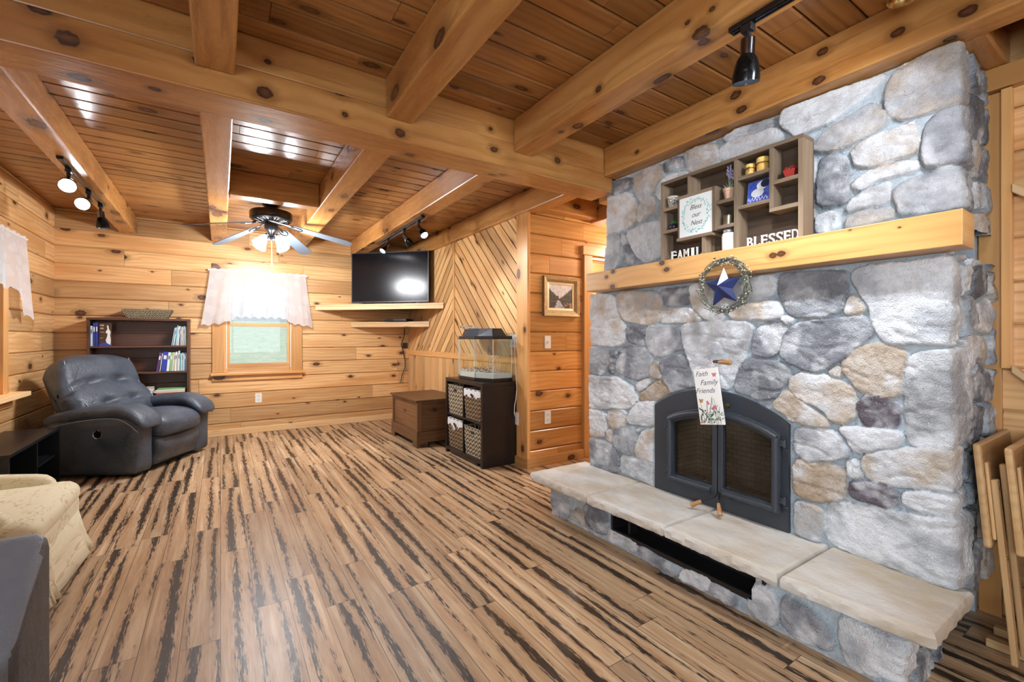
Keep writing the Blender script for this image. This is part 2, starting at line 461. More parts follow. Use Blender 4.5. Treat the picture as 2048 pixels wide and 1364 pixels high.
def floor_mat():
    g = Gph('streaked_plank_floor')
    tc = g.n('TexCoord').outputs['Object']
    s = g.n('SeparateXYZ', {0: tc}); x, y = s.outputs[0], s.outputs[1]
    W, L = .128, 1.22
    xr = g.ma('DIVIDE', x, W); row = g.ma('FLOOR', xr); fx = g.ma('SUBTRACT', xr, row)
    h1 = g.n('TexWhiteNoise', {'W': row}, noise_dimensions='1D').outputs['Value']
    yr = g.ma('DIVIDE', g.ma('ADD', y, g.ma('MULTIPLY', h1, 9.7)), L); iy = g.ma('FLOOR', yr); fy = g.ma('SUBTRACT', yr, iy)
    wn = g.n('TexWhiteNoise', {'Vector': g.comb(row, iy)}, noise_dimensions='2D')
    rc = g.n('SeparateColor', {0: wn.outputs['Color']}); r1, r2, r3 = rc.outputs[0], rc.outputs[1], rc.outputs[2]
    seed = g.ma('MULTIPLY', r1, 50.)
    # base tan with fine fibres
    fib = g.noise(g.comb(g.ma('MULTIPLY', x, 260.), g.ma('MULTIPLY', y, 9.), seed), 1., 1.)
    cloud = g.noise(g.comb(g.ma('MULTIPLY', x, 26.), g.ma('MULTIPLY', y, 2.2), seed), 1., 2.)
    col = g.mix(g.mr(cloud, .3, .7), (.44, .265, .14), (.57, .395, .235))
    col = g.mix(g.mr(fib, .5, .8, 0., .5), col, (.27, .15, .075))
    pale = g.noise(g.comb(g.ma('MULTIPLY', x, 40.), g.ma('MULTIPLY', y, 1.6), g.ma('ADD', seed, 7.)), 1., 1.)
    col = g.mix(g.mr(pale, .55, .72, 0., .65), col, (.74, .57, .38))
    br = g.ma('MULTIPLY_ADD', r2, .34, .80)
    col = g.mix(1., col, g.comb(br, br, br), 'MULTIPLY')
    # black streaks
    def streak(off, c0, wob, w0, w1, ys, rag):
        wv = g.noise(g.comb(g.ma('MULTIPLY', y, ys), g.ma('ADD', seed, off)), 1., 2., .5, '2D')
        cen = g.ma('ADD', c0, g.ma('MULTIPLY', g.ma('SUBTRACT', wv, .5), wob))
        wd = g.noise(g.comb(g.ma('MULTIPLY', y, 1.15), g.ma('ADD', seed, off + 11.)), 1., 1., .5, '2D')
        wid = g.mr(wd, .30, .66, w0, w1)
        rg = g.noise(g.comb(g.ma('MULTIPLY', x, 150.), g.ma('ADD', g.ma('MULTIPLY', y, 14.), seed)), 1., 2., .65, '2D')
        dd = g.ma('ADD', g.ma('ABSOLUTE', g.ma('SUBTRACT', fx, cen)), g.ma('MULTIPLY', g.ma('SUBTRACT', rg, .5), rag + .06))
        e = g.ma('SUBTRACT', dd, wid)
        return g.mr(e, -.03, .02, 1., 0.), g.mr(e, -.02, .17, 1., 0.)
    c0 = g.ma('MULTIPLY_ADD', r3, .7, .15)
    k1, b1 = streak(0., c0, .40, .0, .15, .8, .34)
    k2, b2 = streak(5., g.ma('FRACT', g.ma('ADD', c0, .45)), .5, -.10, .075, .7, .24)
    brown = g.ma('MULTIPLY', g.ma('MAXIMUM', b1, g.ma('MULTIPLY', b2, .8)), .42)
    col = g.mix(brown, col, (.20, .098, .045))
    blk = g.ma('MAXIMUM', k1, k2)
    col = g.mix(g.ma('MULTIPLY', blk, .93), col, g.mix(g.mr(fib, .4, .7), (.010, .007, .006), (.035, .022, .014)))
    edge = g.ma('MINIMUM', fx, g.ma('SUBTRACT', 1., fx))
    ey = g.ma('MULTIPLY', g.ma('MINIMUM', fy, g.ma('SUBTRACT', 1., fy)), L / W)
    seam = g.mr(g.ma('MINIMUM', edge, ey), .006, .016, 1., 0.)
    col = g.mix(g.ma('MULTIPLY', seam, .8), col, (.03, .018, .010))
    hgt = g.noise(g.comb(g.ma('MULTIPLY', x, 120.), g.ma('MULTIPLY', y, 6.)), 1., 1., .5, '2D')
    g.bsdf(col, g.ma('MULTIPLY_ADD', fib, .12, .32), 0., hgt, .06, .004, .35)
    return g.m
M_floor = floor_mat()

def stone_mat(name='field_stone'):
    g = Gph(name)
    tc = g.n('TexCoord').outputs['Object']
    at = g.n('Attribute', attribute_name='Col', attribute_type='GEOMETRY')
    f1 = g.noise(tc, 34., 5., .7); f2 = g.noise(tc, 190., 1.)
    m = g.ma('MULTIPLY_ADD', f1, .7, .65)
    col = g.mix(1., at.outputs['Color'], g.comb(m, m, m), 'MULTIPLY')
    col = g.mix(g.mr(f2, .66, .78, 0., .55), col, (.80, .82, .84))
    col = g.mix(g.mr(f2, .30, .22, 0., .55), col, (.05, .05, .055))
    hgt = g.ma('ADD', g.ma('MULTIPLY', f1, 1.), g.ma('MULTIPLY', f2, .35))
    g.bsdf(col, .85, 0., hgt, 1., .013, .25)
    return g.m
M_stone = stone_mat()

def slab_mat():
    g = Gph('sandstone_slab')
    tc = g.n('TexCoord').outputs['Object']
    s = g.n('SeparateXYZ', {0: tc})
    n1 = g.noise(g.comb(g.ma('MULTIPLY', s.outputs[0], 5.), g.ma('MULTIPLY', s.outputs[1], 2.2), g.ma('MULTIPLY', s.outputs[2], 5.)), 1., 4., .6)
    n2 = g.noise(tc, 60., 4., .6); n3 = g.noise(tc, 9., 3.)
    col = g.mix(g.mr(n1, .40, .66), (.70, .67, .62), (.50, .41, .295))
    col = g.mix(g.mr(n3, .5, .75, 0., .5), col, (.50, .50, .50))
    col = g.mix(g.mr(n2, .35, .2, 0., .6), col, (.22, .18, .13))
    hgt = g.ma('ADD', g.ma('MULTIPLY', n2, .7), n1)
    g.bsdf(col, .8, 0., hgt, .5, .01, .3)
    return g.m
M_slab = slab_mat()

def leather(name, c, c2, rough=.36):
    g = Gph(name)
    tc = g.n('TexCoord').outputs['Object']
    n1 = g.noise(tc, 5., 3.); n2 = g.noise(tc, 26., 4., .6)
    vo = g.n('TexVoronoi', {'Vector': tc, 'Scale': 320.})
    col = g.mix(g.mr(n1, .35, .65), c, c2)
    hgt = g.ma('ADD', g.ma('MULTIPLY', n2, 1.3), g.ma('MULTIPLY', vo.outputs[0], .12))
    g.bsdf(col, g.ma('MULTIPLY_ADD', n2, .15, rough), 0., hgt, .32, .02, .5)
    return g.m
M_leather = leather('blue_grey_leather', (.045, .060, .082), (.085, .105, .135), .30)
M_leather2 = leather('slate_grey_leather', (.19, .215, .26), (.24, .27, .32), .42)
M_stitch = plain('pale_stitching', (.28, .33, .40), .6)

def floral():
    g = Gph('cream_floral_brocade')
    uv = g.n('UVMap', uv_map='UVMap').outputs[0]
    w = g.n('Mapping', {'Vector': uv, 'Scale': (22., 22., 22.)}).outputs[0]
    wv = g.n('TexNoise', {'Vector': w, 'Scale': .8, 'Detail': 2.})
    vv = g.n('VectorMath', {0: w, 1: wv.outputs['Color']}, operation='ADD').outputs[0]
    v1 = g.n('TexVoronoi', {'Vector': vv, 'Scale': 1.}, voronoi_dimensions='2D')
    leaf = g.mr(v1.outputs['Distance'], .16, .22, 1., 0.)
    v2 = g.n('TexVoronoi', {'Vector': vv, 'Scale': .8}, voronoi_dimensions='2D', feature='DISTANCE_TO_EDGE')
    vine = g.mr(v2.outputs['Distance'], .02, .05, 1., 0.)
    en = g.mr(g.noise(uv, 9., 1.), .45, .55)
    pat = g.ma('MULTIPLY', g.ma('MAXIMUM', leaf, vine), en)
    fine = g.noise(uv, 220., 2.)
    col = g.mix(g.ma('MULTIPLY', pat, .75), (.86, .80, .58), (.60, .48, .26))
    col = g.mix(g.mr(fine, .3, .7, 0., .25), col, (.55, .46, .25))
    g.bsdf(col, .75, 0., g.ma('ADD', fine, pat), .25, .004, .2, Sheen_Weight=.2)
    return g.m
M_floral = floral()

def weave(name, a, b, c, sc=19.):
    g = Gph(name)
    uv = g.n('UVMap', uv_map='UVMap').outputs[0]
    s = g.n('SeparateXYZ', {0: uv})
    u = g.ma('MULTIPLY', s.outputs[0], sc); v = g.ma('MULTIPLY', s.outputs[1], sc * 1.35)
    zig = g.ma('ABSOLUTE', g.ma('SUBTRACT', g.ma('FRACT', u), .5))
    st = g.ma('FRACT', g.ma('ADD', v, g.ma('MULTIPLY', zig, 1.5)))
    bulge = g.ma('SINE', g.ma('MULTIPLY', st, PI))
    bulge2 = g.ma('MULTIPLY', bulge, g.mr(g.ma('ABSOLUTE', g.ma('SUBTRACT', zig, .25)), .25, .14, .0, 1.))
    nz = g.noise(uv, 130., 3.)
    col = g.mix(g.mr(nz, .3, .7), a, b)
    col = g.mix(g.mr(bulge2, .25, .6, 1., 0.), col, c)
    g.bsdf(col, .8, 0., bulge2, .9, .012, .2)
    return g.m
M_weave_light = weave('seagrass_weave', (.74, .64, .48), (.48, .38, .25), (.03, .02, .014))
M_weave_dark = weave('brown_rattan_weave', (.50, .35, .21), (.30, .19, .11), (.02, .013, .009))
M_weave_grey = weave('grey_straw_weave', (.66, .57, .40), (.46, .38, .24), (.08, .06, .035), 34.)
M_linen = plain('white_linen', (.80, .82, .85), .85, var=.06, bump=.3, bscale=400)

def lace():
    g = Gph('sheer_white_lace')
    uv = g.n('UVMap', uv_map='UVMap').outputs[0]
    v1 = g.n('TexVoronoi', {'Vector': uv, 'Scale': 9.}, voronoi_dimensions='2D')
    rings = g.ma('SINE', g.ma('MULTIPLY', v1.outputs['Distance'], 60.))
    fl = g.ma('MULTIPLY', g.mr(rings, .2, .6), g.mr(v1.outputs['Distance'], .42, .30))
    wv = g.noise(uv, 500., 1.)
    dens = g.ma('ADD', g.ma('MULTIPLY_ADD', fl, .2, .74), g.ma('MULTIPLY', g.ma('SUBTRACT', wv, .5), .25), None, True)
    d = g.n('BsdfDiffuse', {'Color': (.88, .91, .97)}); t = g.n('BsdfTranslucent', {'Color': (.88, .91, .97)})
    dt = g.n('MixShader', {0: .45, 1: d.outputs[0], 2: t.outputs[0]})
    tr = g.n('BsdfTransparent', {})
    mx = g.n('MixShader', {0: dens, 1: tr.outputs[0], 2: dt.outputs[0]})
    g.t.links.new(mx.outputs[0], g.out.inputs[0])
    return g.m
M_lace = lace()

def lawn():
    g = Gph('sunlit_lawn')
    tc = g.n('TexCoord').outputs['Object']
    n = g.noise(tc, 3., 6., .7); n2 = g.noise(tc, 22., 3., .7)
    col = g.mix(g.mr(n, .35, .65), (.48, .60, .42), (.74, .76, .64))
    col = g.mix(g.mr(n2, .45, .7), col, (.36, .52, .42))
    g.bsdf(col, .9, 0., n2, .5, .05)
    return g.m
M_lawn = lawn()
M_gravel = None
# ------------------------------------------------------------ the room
random.seed(11)
ZC = 2.50
X_L, X_D, Y_F, Y_H = -1.418, 2.33, 6.36, 3.29
X_R = 2.75

mb = MB(); mb.box((-1.6, -3.0, -.06), (6.0, 6.6, 0))
struct(build(mb, 'floor', M_floor))

def log_rows():
    z = [0.0, .145]
    while z[-1] + .18 < ZC: z.append(z[-1] + .18)
    z.append(ZC + .01)
    return z
def wall_logs(name, o, u, n, L, openings=(), seed=1, back=.08, mat=None, joints=(1.2, 2.6), z_from=0.):
    """horizontal pine siding on a backing, cut round its openings"""
    random.seed(seed)
    mb = MB(); o = Vector(o); u = Vector(u); n = Vector(n)
    zz = log_rows()
    for a, b in zip(zz[:-1], zz[1:]):
        if b <= z_from: continue
        cuts = [(0, L)]
        for (p, q, z0, z1) in openings:
            if z0 < b - .02 and z1 > a + .02 and not (z0 > a + .1 or z1 < b - .1):
                cuts = [c for s, e in cuts for c in ((s, min(e, p)), (max(s, q), e)) if c[1] - c[0] > .01]
        for s, e in cuts:
            x = s - random.uniform(0, 1.0)
            while x < e:
                w = random.uniform(*joints); x0 = max(x, s); x1 = min(x + w, e)
                if e - x1 < .25: x1 = e
                if x1 - x0 > .005:
                    mb.board(o + Vector((0, 0, a)), u, (0, 0, 1), n, x1 - x0, b - a, .024, .008, l0=x0, gap=.0028)
                x = x1 if x1 > x0 else x + w
                if x1 >= e: break
    # backing panels round the openings
    pieces = [(0, L, 0, ZC)]
    for (p, q, z0, z1) in openings:
        new = []
        for (s, e, a, b) in pieces:
            if q <= s or p >= e or z1 <= a or z0 >= b: new.append((s, e, a, b)); continue
            if s < p: new.append((s, p, a, b))
            if q < e: new.append((q, e, a, b))
            s2, e2 = max(s, p), min(e, q)
            if a < z0: new.append((s2, e2, a, z0))
            if z1 < b: new.append((s2, e2, z1, b))
        pieces = new
    for (s, e, a, b) in pieces:
        p0 = o + u * s - n * .022; p1 = o + u * e - n * (.022 + back)
        mb.box((p0.x, p0.y, a), (p1.x, p1.y, b), g=0 if abs(u.x) > .5 else 1)
    return struct(build(mb, name, mat or M_log))

WIN_F = (.07 - X_L + .1, .742 - X_L + .1, .80, 1.87)          # far window opening along the wall
wall_logs('wall_far', (X_L - .1, Y_F, 0), (1, 0, 0), (0, -1, 0), X_D - X_L + .25, [WIN_F], 3)
WIN_L = (4.20, 5.00, .80, 1.90)                     # left window opening (y)
wall_logs('wall_left', (X_L, -2.8, 0), (0, 1, 0), (1, 0, 0), Y_F + 2.9, [(WIN_L[0] + 2.8, WIN_L[1] + 2.8, WIN_L[2], WIN_L[3]), (1.24, 2.86, .74, 2.06)], 4)
wall_logs('wall_back', (X_L - .1, -2.8, 0), (1, 0, 0), (0, 1, 0), X_R - X_L + .2, [(-1.0 - X_L + .1, 1.6 - X_L + .1, .7, 2.2)], 5)
wall_logs('wall_right', (X_R, -2.8, 0), (0, 1, 0), (-1, 0, 0), 5.0, (), 6)
DOOR = (3.08 - X_D, 4.0 - X_D, 0., 1.985)
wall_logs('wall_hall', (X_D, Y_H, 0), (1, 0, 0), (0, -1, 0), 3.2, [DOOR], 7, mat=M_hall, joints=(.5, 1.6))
wall_logs('wall_hall_side', (2.80, 2.26, 0), (1, 0, 0), (0, 1, 0), 2.8, (), 8)
wall_logs('wall_hall_end', (5.5, 2.2, 0), (0, 1, 0), (-1, 0, 0), 4.2, (), 9)
wall_logs('wall_room_beyond', (2.45, 4.9, 0), (1, 0, 0), (0, -1, 0), 3.1, (), 10)

# corner wall: upright boards below, chevron boards above
random.seed(21)
mb = MB()
def clip_poly(poly, f):
    out = []
    for i in range(len(poly)):
        a, b = poly[i], poly[(i + 1) % len(poly)]; fa, fb = f(a), f(b)
        if fa >= 0: out.append(a)
        if (fa >= 0) != (fb >= 0):
            t = fa / (fa - fb); out.append((a[0] + (b[0] - a[0]) * t, a[1] + (b[1] - a[1]) * t))
    return out
def diag_panel(y0, y1, z0, z1, sgn, w=.098):
    rect = [(y0, z0), (y1, z0), (y1, z1), (y0, z1)]
    cs = [(y * sgn + z) / 2 ** .5 for y, z in rect]
    c = min(cs)
    while c < max(cs):
        g = .0045
        for (lo, hi, x) in ((c + g, c + w - g, X_D), (c - g, c + w + g, X_D + .012)):
            p = clip_poly(rect, lambda q: (q[0] * sgn + q[1]) / 2 ** .5 - lo)
            if len(p) > 2: p = clip_poly(p, lambda q: hi - (q[0] * sgn + q[1]) / 2 ** .5)
            if len(p) > 2:
                rnd = RND(); ou = random.uniform(0, 60); ov = random.uniform(0, 60)
                s = mb.add([(x, y, z) for y, z in p])
                uv = [(ou + (z - y * sgn) / 2 ** .5, ov + (y * sgn + z) / 2 ** .5) for y, z in p]
                idx = [s + i for i in range(len(p))]
                mb.face(idx[::-1], uv[::-1], rnd)
        c += w
ZR = .96
diag_panel(4.82, Y_F, ZR + .03, 2.34, 1)
diag_panel(3.44, 4.82, ZR + .03, 2.34, -1)
y = 3.44
while y < Y_F:
    w = min(.115, Y_F - y)
    mb.board((X_D, y, 0.0), (0, 0, 1), (0, 1, 0), (-1, 0, 0), ZR - .03, w, .012, .006, gap=.002)
    y += w
mb.box((X_D + .013, Y_H + .03, 0), (X_D + .10, Y_F, ZC), g=1)
struct(build(mb, 'wall_corner', M_panel))
mb = MB(); mb.box((X_D - .014, 3.455, ZR - .035), (X_D + .012, Y_F - .002, ZR + .035), g=1)
struct(build(mb, 'trim_1', M_trim, bevel=.003))
mb = MB(); mb.box((X_D - .010, 4.80, ZR + .036), (X_D + .012, 4.84, 2.31), g=2)
struct(build(mb, 'trim_2', M_trim, bevel=.003))
mb = MB(); mb.box((X_D - .020, Y_H - .012, 0), (X_D + .012, 3.455, 2.31), g=2)
struct(build(mb, 'trim_3', M_trim, bevel=.003))

# baseboards
mb = MB(); mb.box((X_L + .02, Y_F - .018, 0), (X_D - .02, Y_F + .005, .075), g=0)
struct(build(mb, 'baseboard_far', M_pale, bevel=.004))
mb = MB(); mb.box((X_D - .032, Y_H - .004, 0), (X_D - .008, Y_F - .02, .075), g=1)
struct(build(mb, 'baseboard_corner', M_trim, bevel=.004))
mb = MB(); mb.box((X_D - .032, Y_H - .030, 0), (2.975, Y_H - .002, .085), g=0)
struct(build(mb, 'baseboard_hall', M_trim, bevel=.004))

# doorway in the hall wall
d = bpy.data.objects.new('door_1', None); COL.objects.link(d); d.location = (3.5, Y_H, 0); struct(d)
mb = MB(); mb.box((2.975, Y_H - .035, 0), (3.085, Y_H + .09, 1.985), g=2)
build(mb, 'casing', M_trim, d, .004)
mb = MB(); mb.box((3.995, Y_H - .035, 0), (4.105, Y_H + .09, 1.985), g=2)
build(mb, 'casing', M_trim, d, .004)
mb = MB(); mb.box((2.955, Y_H - .042, 1.986), (4.125, Y_H + .09, 2.075), g=0)
build(mb, 'head_casing', M_trim, d, .004)
mb = MB(); mb.box((2.46, 4.868, 0), (5.4, 4.885, .11), g=0)
struct(build(mb, 'baseboard_room_beyond', M_paint))

# ceiling planks
random.seed(31)
mb = MB()
y = -2.95 + .013
yy = 2.283 - .14 * 37
while yy < 6.5:
    x = -1.5
    while x < 5.6:
        w = random.uniform(1.4, 3.4)
        mb.board((0, yy, ZC), (1, 0, 0), (0, 1, 0), (0, 0, -1), min(w, 5.6 - x), .14, .018, .007, l0=x, gap=.0028)
        x += w
    yy += .14
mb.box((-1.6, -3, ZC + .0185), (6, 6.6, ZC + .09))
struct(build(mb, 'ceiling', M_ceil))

# timbers
def timber(lo, hi, g, name='ceiling_beam', mat=None, bev=.008):
    random.seed(int(abs(lo[0]) * 1000 + abs(lo[1]) * 77 + g * 5))
    mb = MB(); mb.box(lo, hi, g=g, rnd=(random.uniform(.35, .7), random.uniform(.3, .7), random.random()))
    return struct(build(mb, name, mat or M_beam, bevel=bev))
JB = 2.298
YB0, YB1 = 2.257, 2.478
mb = MB()
mb.box((X_L, YB0, 2.20), (2.335, YB1, 2.352), g=0, rnd=(.55, .5, .3)); mb.box((X_L, YB0 + .006, 2.3525), (2.335, YB1, ZC), g=0, rnd=(.62, .45, .7))
struct(build(mb, 'ceiling_beam', M_beam_main, bevel=.006))
for x0, x1 in ((-.09, .052), (.706, .848), (1.488, 1.632), (2.245, 2.378)):
    timber((x0, -2.8, JB), (x1, YB0 - .001, ZC), 1, mat=M_beam_mid if x0 > 1.4 and x0 < 2 else M_beam_fire if x0 > 2 else None)
for x0, x1, zb in ((-.915, -.770, 2.312), (-.09, .056, 2.312), (.716, .89, 2.308), (1.498, 1.644, 2.305), (2.285, 2.43, 2.308)):
    timber((x0, YB1 + .001, zb), (x1, Y_F - .001 if x1 < 2.3 else Y_F, ZC), 1)
timber((.057, 4.13, 2.30), (.715, 4.26, ZC), 0)
timber((3.05, YB1, 2.30), (3.19, Y_H - .03, ZC), 1)
timber((2.43, 3.155, 2.32), (3.05, Y_H - .03, ZC), 0)
timber((2.43, YB1 - .1, 2.20), (3.4, YB1 + .02, ZC), 0)
timber((2.379, .415, 2.30), (2.75, .52, ZC), 0)
timber((2.379, .18, 2.30), (2.75, .30, ZC), 0)

# far window
def window(name, root_loc, parts):
    w = bpy.data.objects.new(name, None); COL.objects.link(w); w.location = root_loc; struct(w)
    for n, mat, boxes, bev in parts:
        mb = MB()
        for lo, hi, g in boxes: mb.box(lo, hi, g=g)
        build(mb, n, mat, w, bev)
    return w
a, b, z0, z1 = .07, .742, .80, 1.87
yf = Y_F
window('window_1', (.405, yf, .75), [
    ('casing', M_trim, [((a - .155, yf - .024, .757), (a - .04, yf + .0, 1.96), 2), ((b + .035, yf - .024, .757), (b + .147, yf + .0, 1.96), 2), ((a - .155, yf - .026, 1.96), (b + .147, yf, 2.06), 0)], .003),
    ('jamb', M_trim, [((a - .04, yf - .012, .757), (a, yf + .10, 1.96), 2), ((b, yf - .012, .757), (b + .035, yf + .10, 1.96), 2), ((a, yf - .012, z1), (b, yf + .1, 1.96), 0)], .002),
    ('sash', M_trim, [((a, yf + .02, z0 - .04), (a + .025, yf + .06, z1), 2), ((b - .025, yf + .02, z0 - .04), (b, yf + .06, z1), 2), ((a + .025, yf + .02, z0 - .04), (b - .025, yf + .06, z0 + .025), 0), ((a + .025, yf + .02, z1 - .04), (b - .025, yf + .06, z1), 0), ((a + .025, yf + .012, 1.315), (b - .025, yf + .06, 1.355), 0)], .002),
    ('sash_track', M_paint, [((a - .013, yf - .016, .80), (a - .007, yf - .012, 1.9), 2), ((b + .007, yf - .016, .80), (b + .013, yf - .012, 1.9), 2)], 0),
    ('glass_pane', M_pane, [((a + .026, yf + .038, z0 + .026), (b - .026, yf + .042, 1.314), 0), ((a + .026, yf + .046, 1.356), (b - .026, yf + .05, z1 - .041), 0)], 0),
    ('sill', M_trim, [((a - .17, yf - .06, .722), (b + .17, yf + .06, .756), 0)], .004),
    ('apron', M_trim, [((a - .155, yf - .022, .655), (b + .15, yf, .7215), 0)], .003)])
a, b, z0, z1 = WIN_L
xw = X_L
window('window_2', (xw, 4.6, .75), [
    ('casing', M_trim, [((xw, b, .737), (xw + .024, b + .10, 1.95), 2), ((xw, a - .10, .737), (xw + .024, a, 1.95), 2), ((xw, a - .1, 1.95), (xw + .026, b + .10, 2.05), 1)], .003),
    ('sash', M_trim, [((xw - .07, b - .05, z0), (xw - .02, b, z1), 2), ((xw - .07, a, z0), (xw - .02, a + .05, z1), 2), ((xw - .07, a + .05, z0), (xw - .02, b - .05, z0 + .05), 1), ((xw - .07, a + .05, z1 - .05), (xw - .02, b - .05, z1), 1), ((xw - .06, a + .05, 1.32), (xw - .02, b - .05, 1.36), 1)], .002),
    ('glass_pane', M_pane, [((xw - .05, a + .05, z0 + .05), (xw - .046, b - .05, 1.319), 1), ((xw - .05, a + .05, 1.361), (xw - .046, b - .05, z1 - .051), 1)], 0),
    ('sill', M_pale, [((xw - .02, a - .12, .70), (xw + .115, b + .235, .736), 1)], .004),
    ('apron', M_trim, [((xw, a - .1, .62), (xw + .02, b + .2, .699), 1)], .003)])
# windows added out of view to house the area fill lights
def plain_window(name, c, ax, a0, a1, z0, z1, w):
    """casing, sash bars and pane of an opening; ax 0 runs along x on the back wall, 1 along y on the left wall"""
    def B(p, q, d0, d1, za, zb, g): return ((p, w + d0, za), (q, w + d1, zb), g) if ax == 0 else ((w + d0, p, za), (w + d1, q, zb), g)
    m = (a0 + a1) / 2
    return window(name, c, [
        ('casing', M_trim, [B(a0 - .1, a1 + .1, 0, .025, z0 - .09, z0 - .001, ax), B(a0 - .1, a1 + .1, 0, .025, z1 + .001, z1 + .09, ax), B(a0 - .1, a0 - .001, 0, .025, z0, z1, 2), B(a1 + .001, a1 + .1, 0, .025, z0, z1, 2)], 0),
        ('sash', M_trim, [B(a0, a0 + .04, -.06, -.02, z0, z1, 2), B(a1 - .04, a1, -.06, -.02, z0, z1, 2), B(m - .025, m + .025, -.06, -.02, z0 + .04, z1 - .04, 2), B(a0 + .04, a1 - .04, -.06, -.02, z0, z0 + .04, ax), B(a0 + .04, a1 - .04, -.06, -.02, z1 - .04, z1, ax)], 0),
        ('glass_pane', M_pane, [B(a0 + .04, m - .025, -.042, -.038, z0 + .04, z1 - .04, ax), B(m + .025, a1 - .04, -.042, -.038, z0 + .04, z1 - .04, ax)], 0)])
plain_window('added_window_back', (.3, -2.79, .7), 0, -1.0, 1.6, .70, 2.20, -2.8)
plain_window('added_window_left', (X_L, -.75, .7), 1, -1.56, .06, .74, 2.06, X_L)

# out of doors
mb = MB()
V = []
nx, ny = 24, 24
rs = np.random.RandomState(3)
for j in range(ny):
    for i in range(nx):
        x = -14 + 28 * i / (nx - 1); y = 6.7 + 26 * (j / (ny - 1)) ** 1.5
        V.append((x, y, -.5 + .105 * (y - 6.7) + rs.uniform(-.05, .05)))
bs = mb.add(V)
for j in range(ny - 1):
    for i in range(nx - 1):
        q = bs + j * nx + i
        mb.face([q, q + 1, q + nx + 1, q + nx])
o = struct(build(mb, 'ground_outside', M_lawn, smooth=180))
mb = MB(); mb.box((-9, -4, -.52), (-1.75, 6.7, -.5))
struct(build(mb, 'ground_outside', M_lawn))

# opening of the stair at the right edge: post, sloped sill and rail trim
w = bpy.data.objects.new('trim_4', None); COL.objects.link(w); w.location = (X_R, .4, 1.1); struct(w)
mb = MB(); mb.box((X_R - .022, .436, 0), (X_R - .001, .505, 2.20), g=2); build(mb, 'post_board', M_trim, w, .003)
mb = MB(); mb.box((X_R - .046, .404, 1.045), (X_R - .001, .4355, 2.20), g=2); build(mb, 'casing', M_trim, w, .003)
mb = MB()
mb.prism([(.404, 1.06), (.404, 1.03), (.20, .83), (.20, .86)], X_R - .060, X_R - .001, axis=0); build(mb, 'sloped_sill', M_pale, w, .003)
mb = MB()
mb.prism([(.403, 1.80), (.403, 1.765), (.20, 1.59), (.20, 1.625)], X_R - .060, X_R - .001, axis=0); build(mb, 'sloped_rail', M_pale, w, .003)
mb = MB(); mb.box((X_R - .05, .30, 2.205), (X_R - .001, .50, 2.298), g=1); build(mb, 'header', M_trim, w, .003)
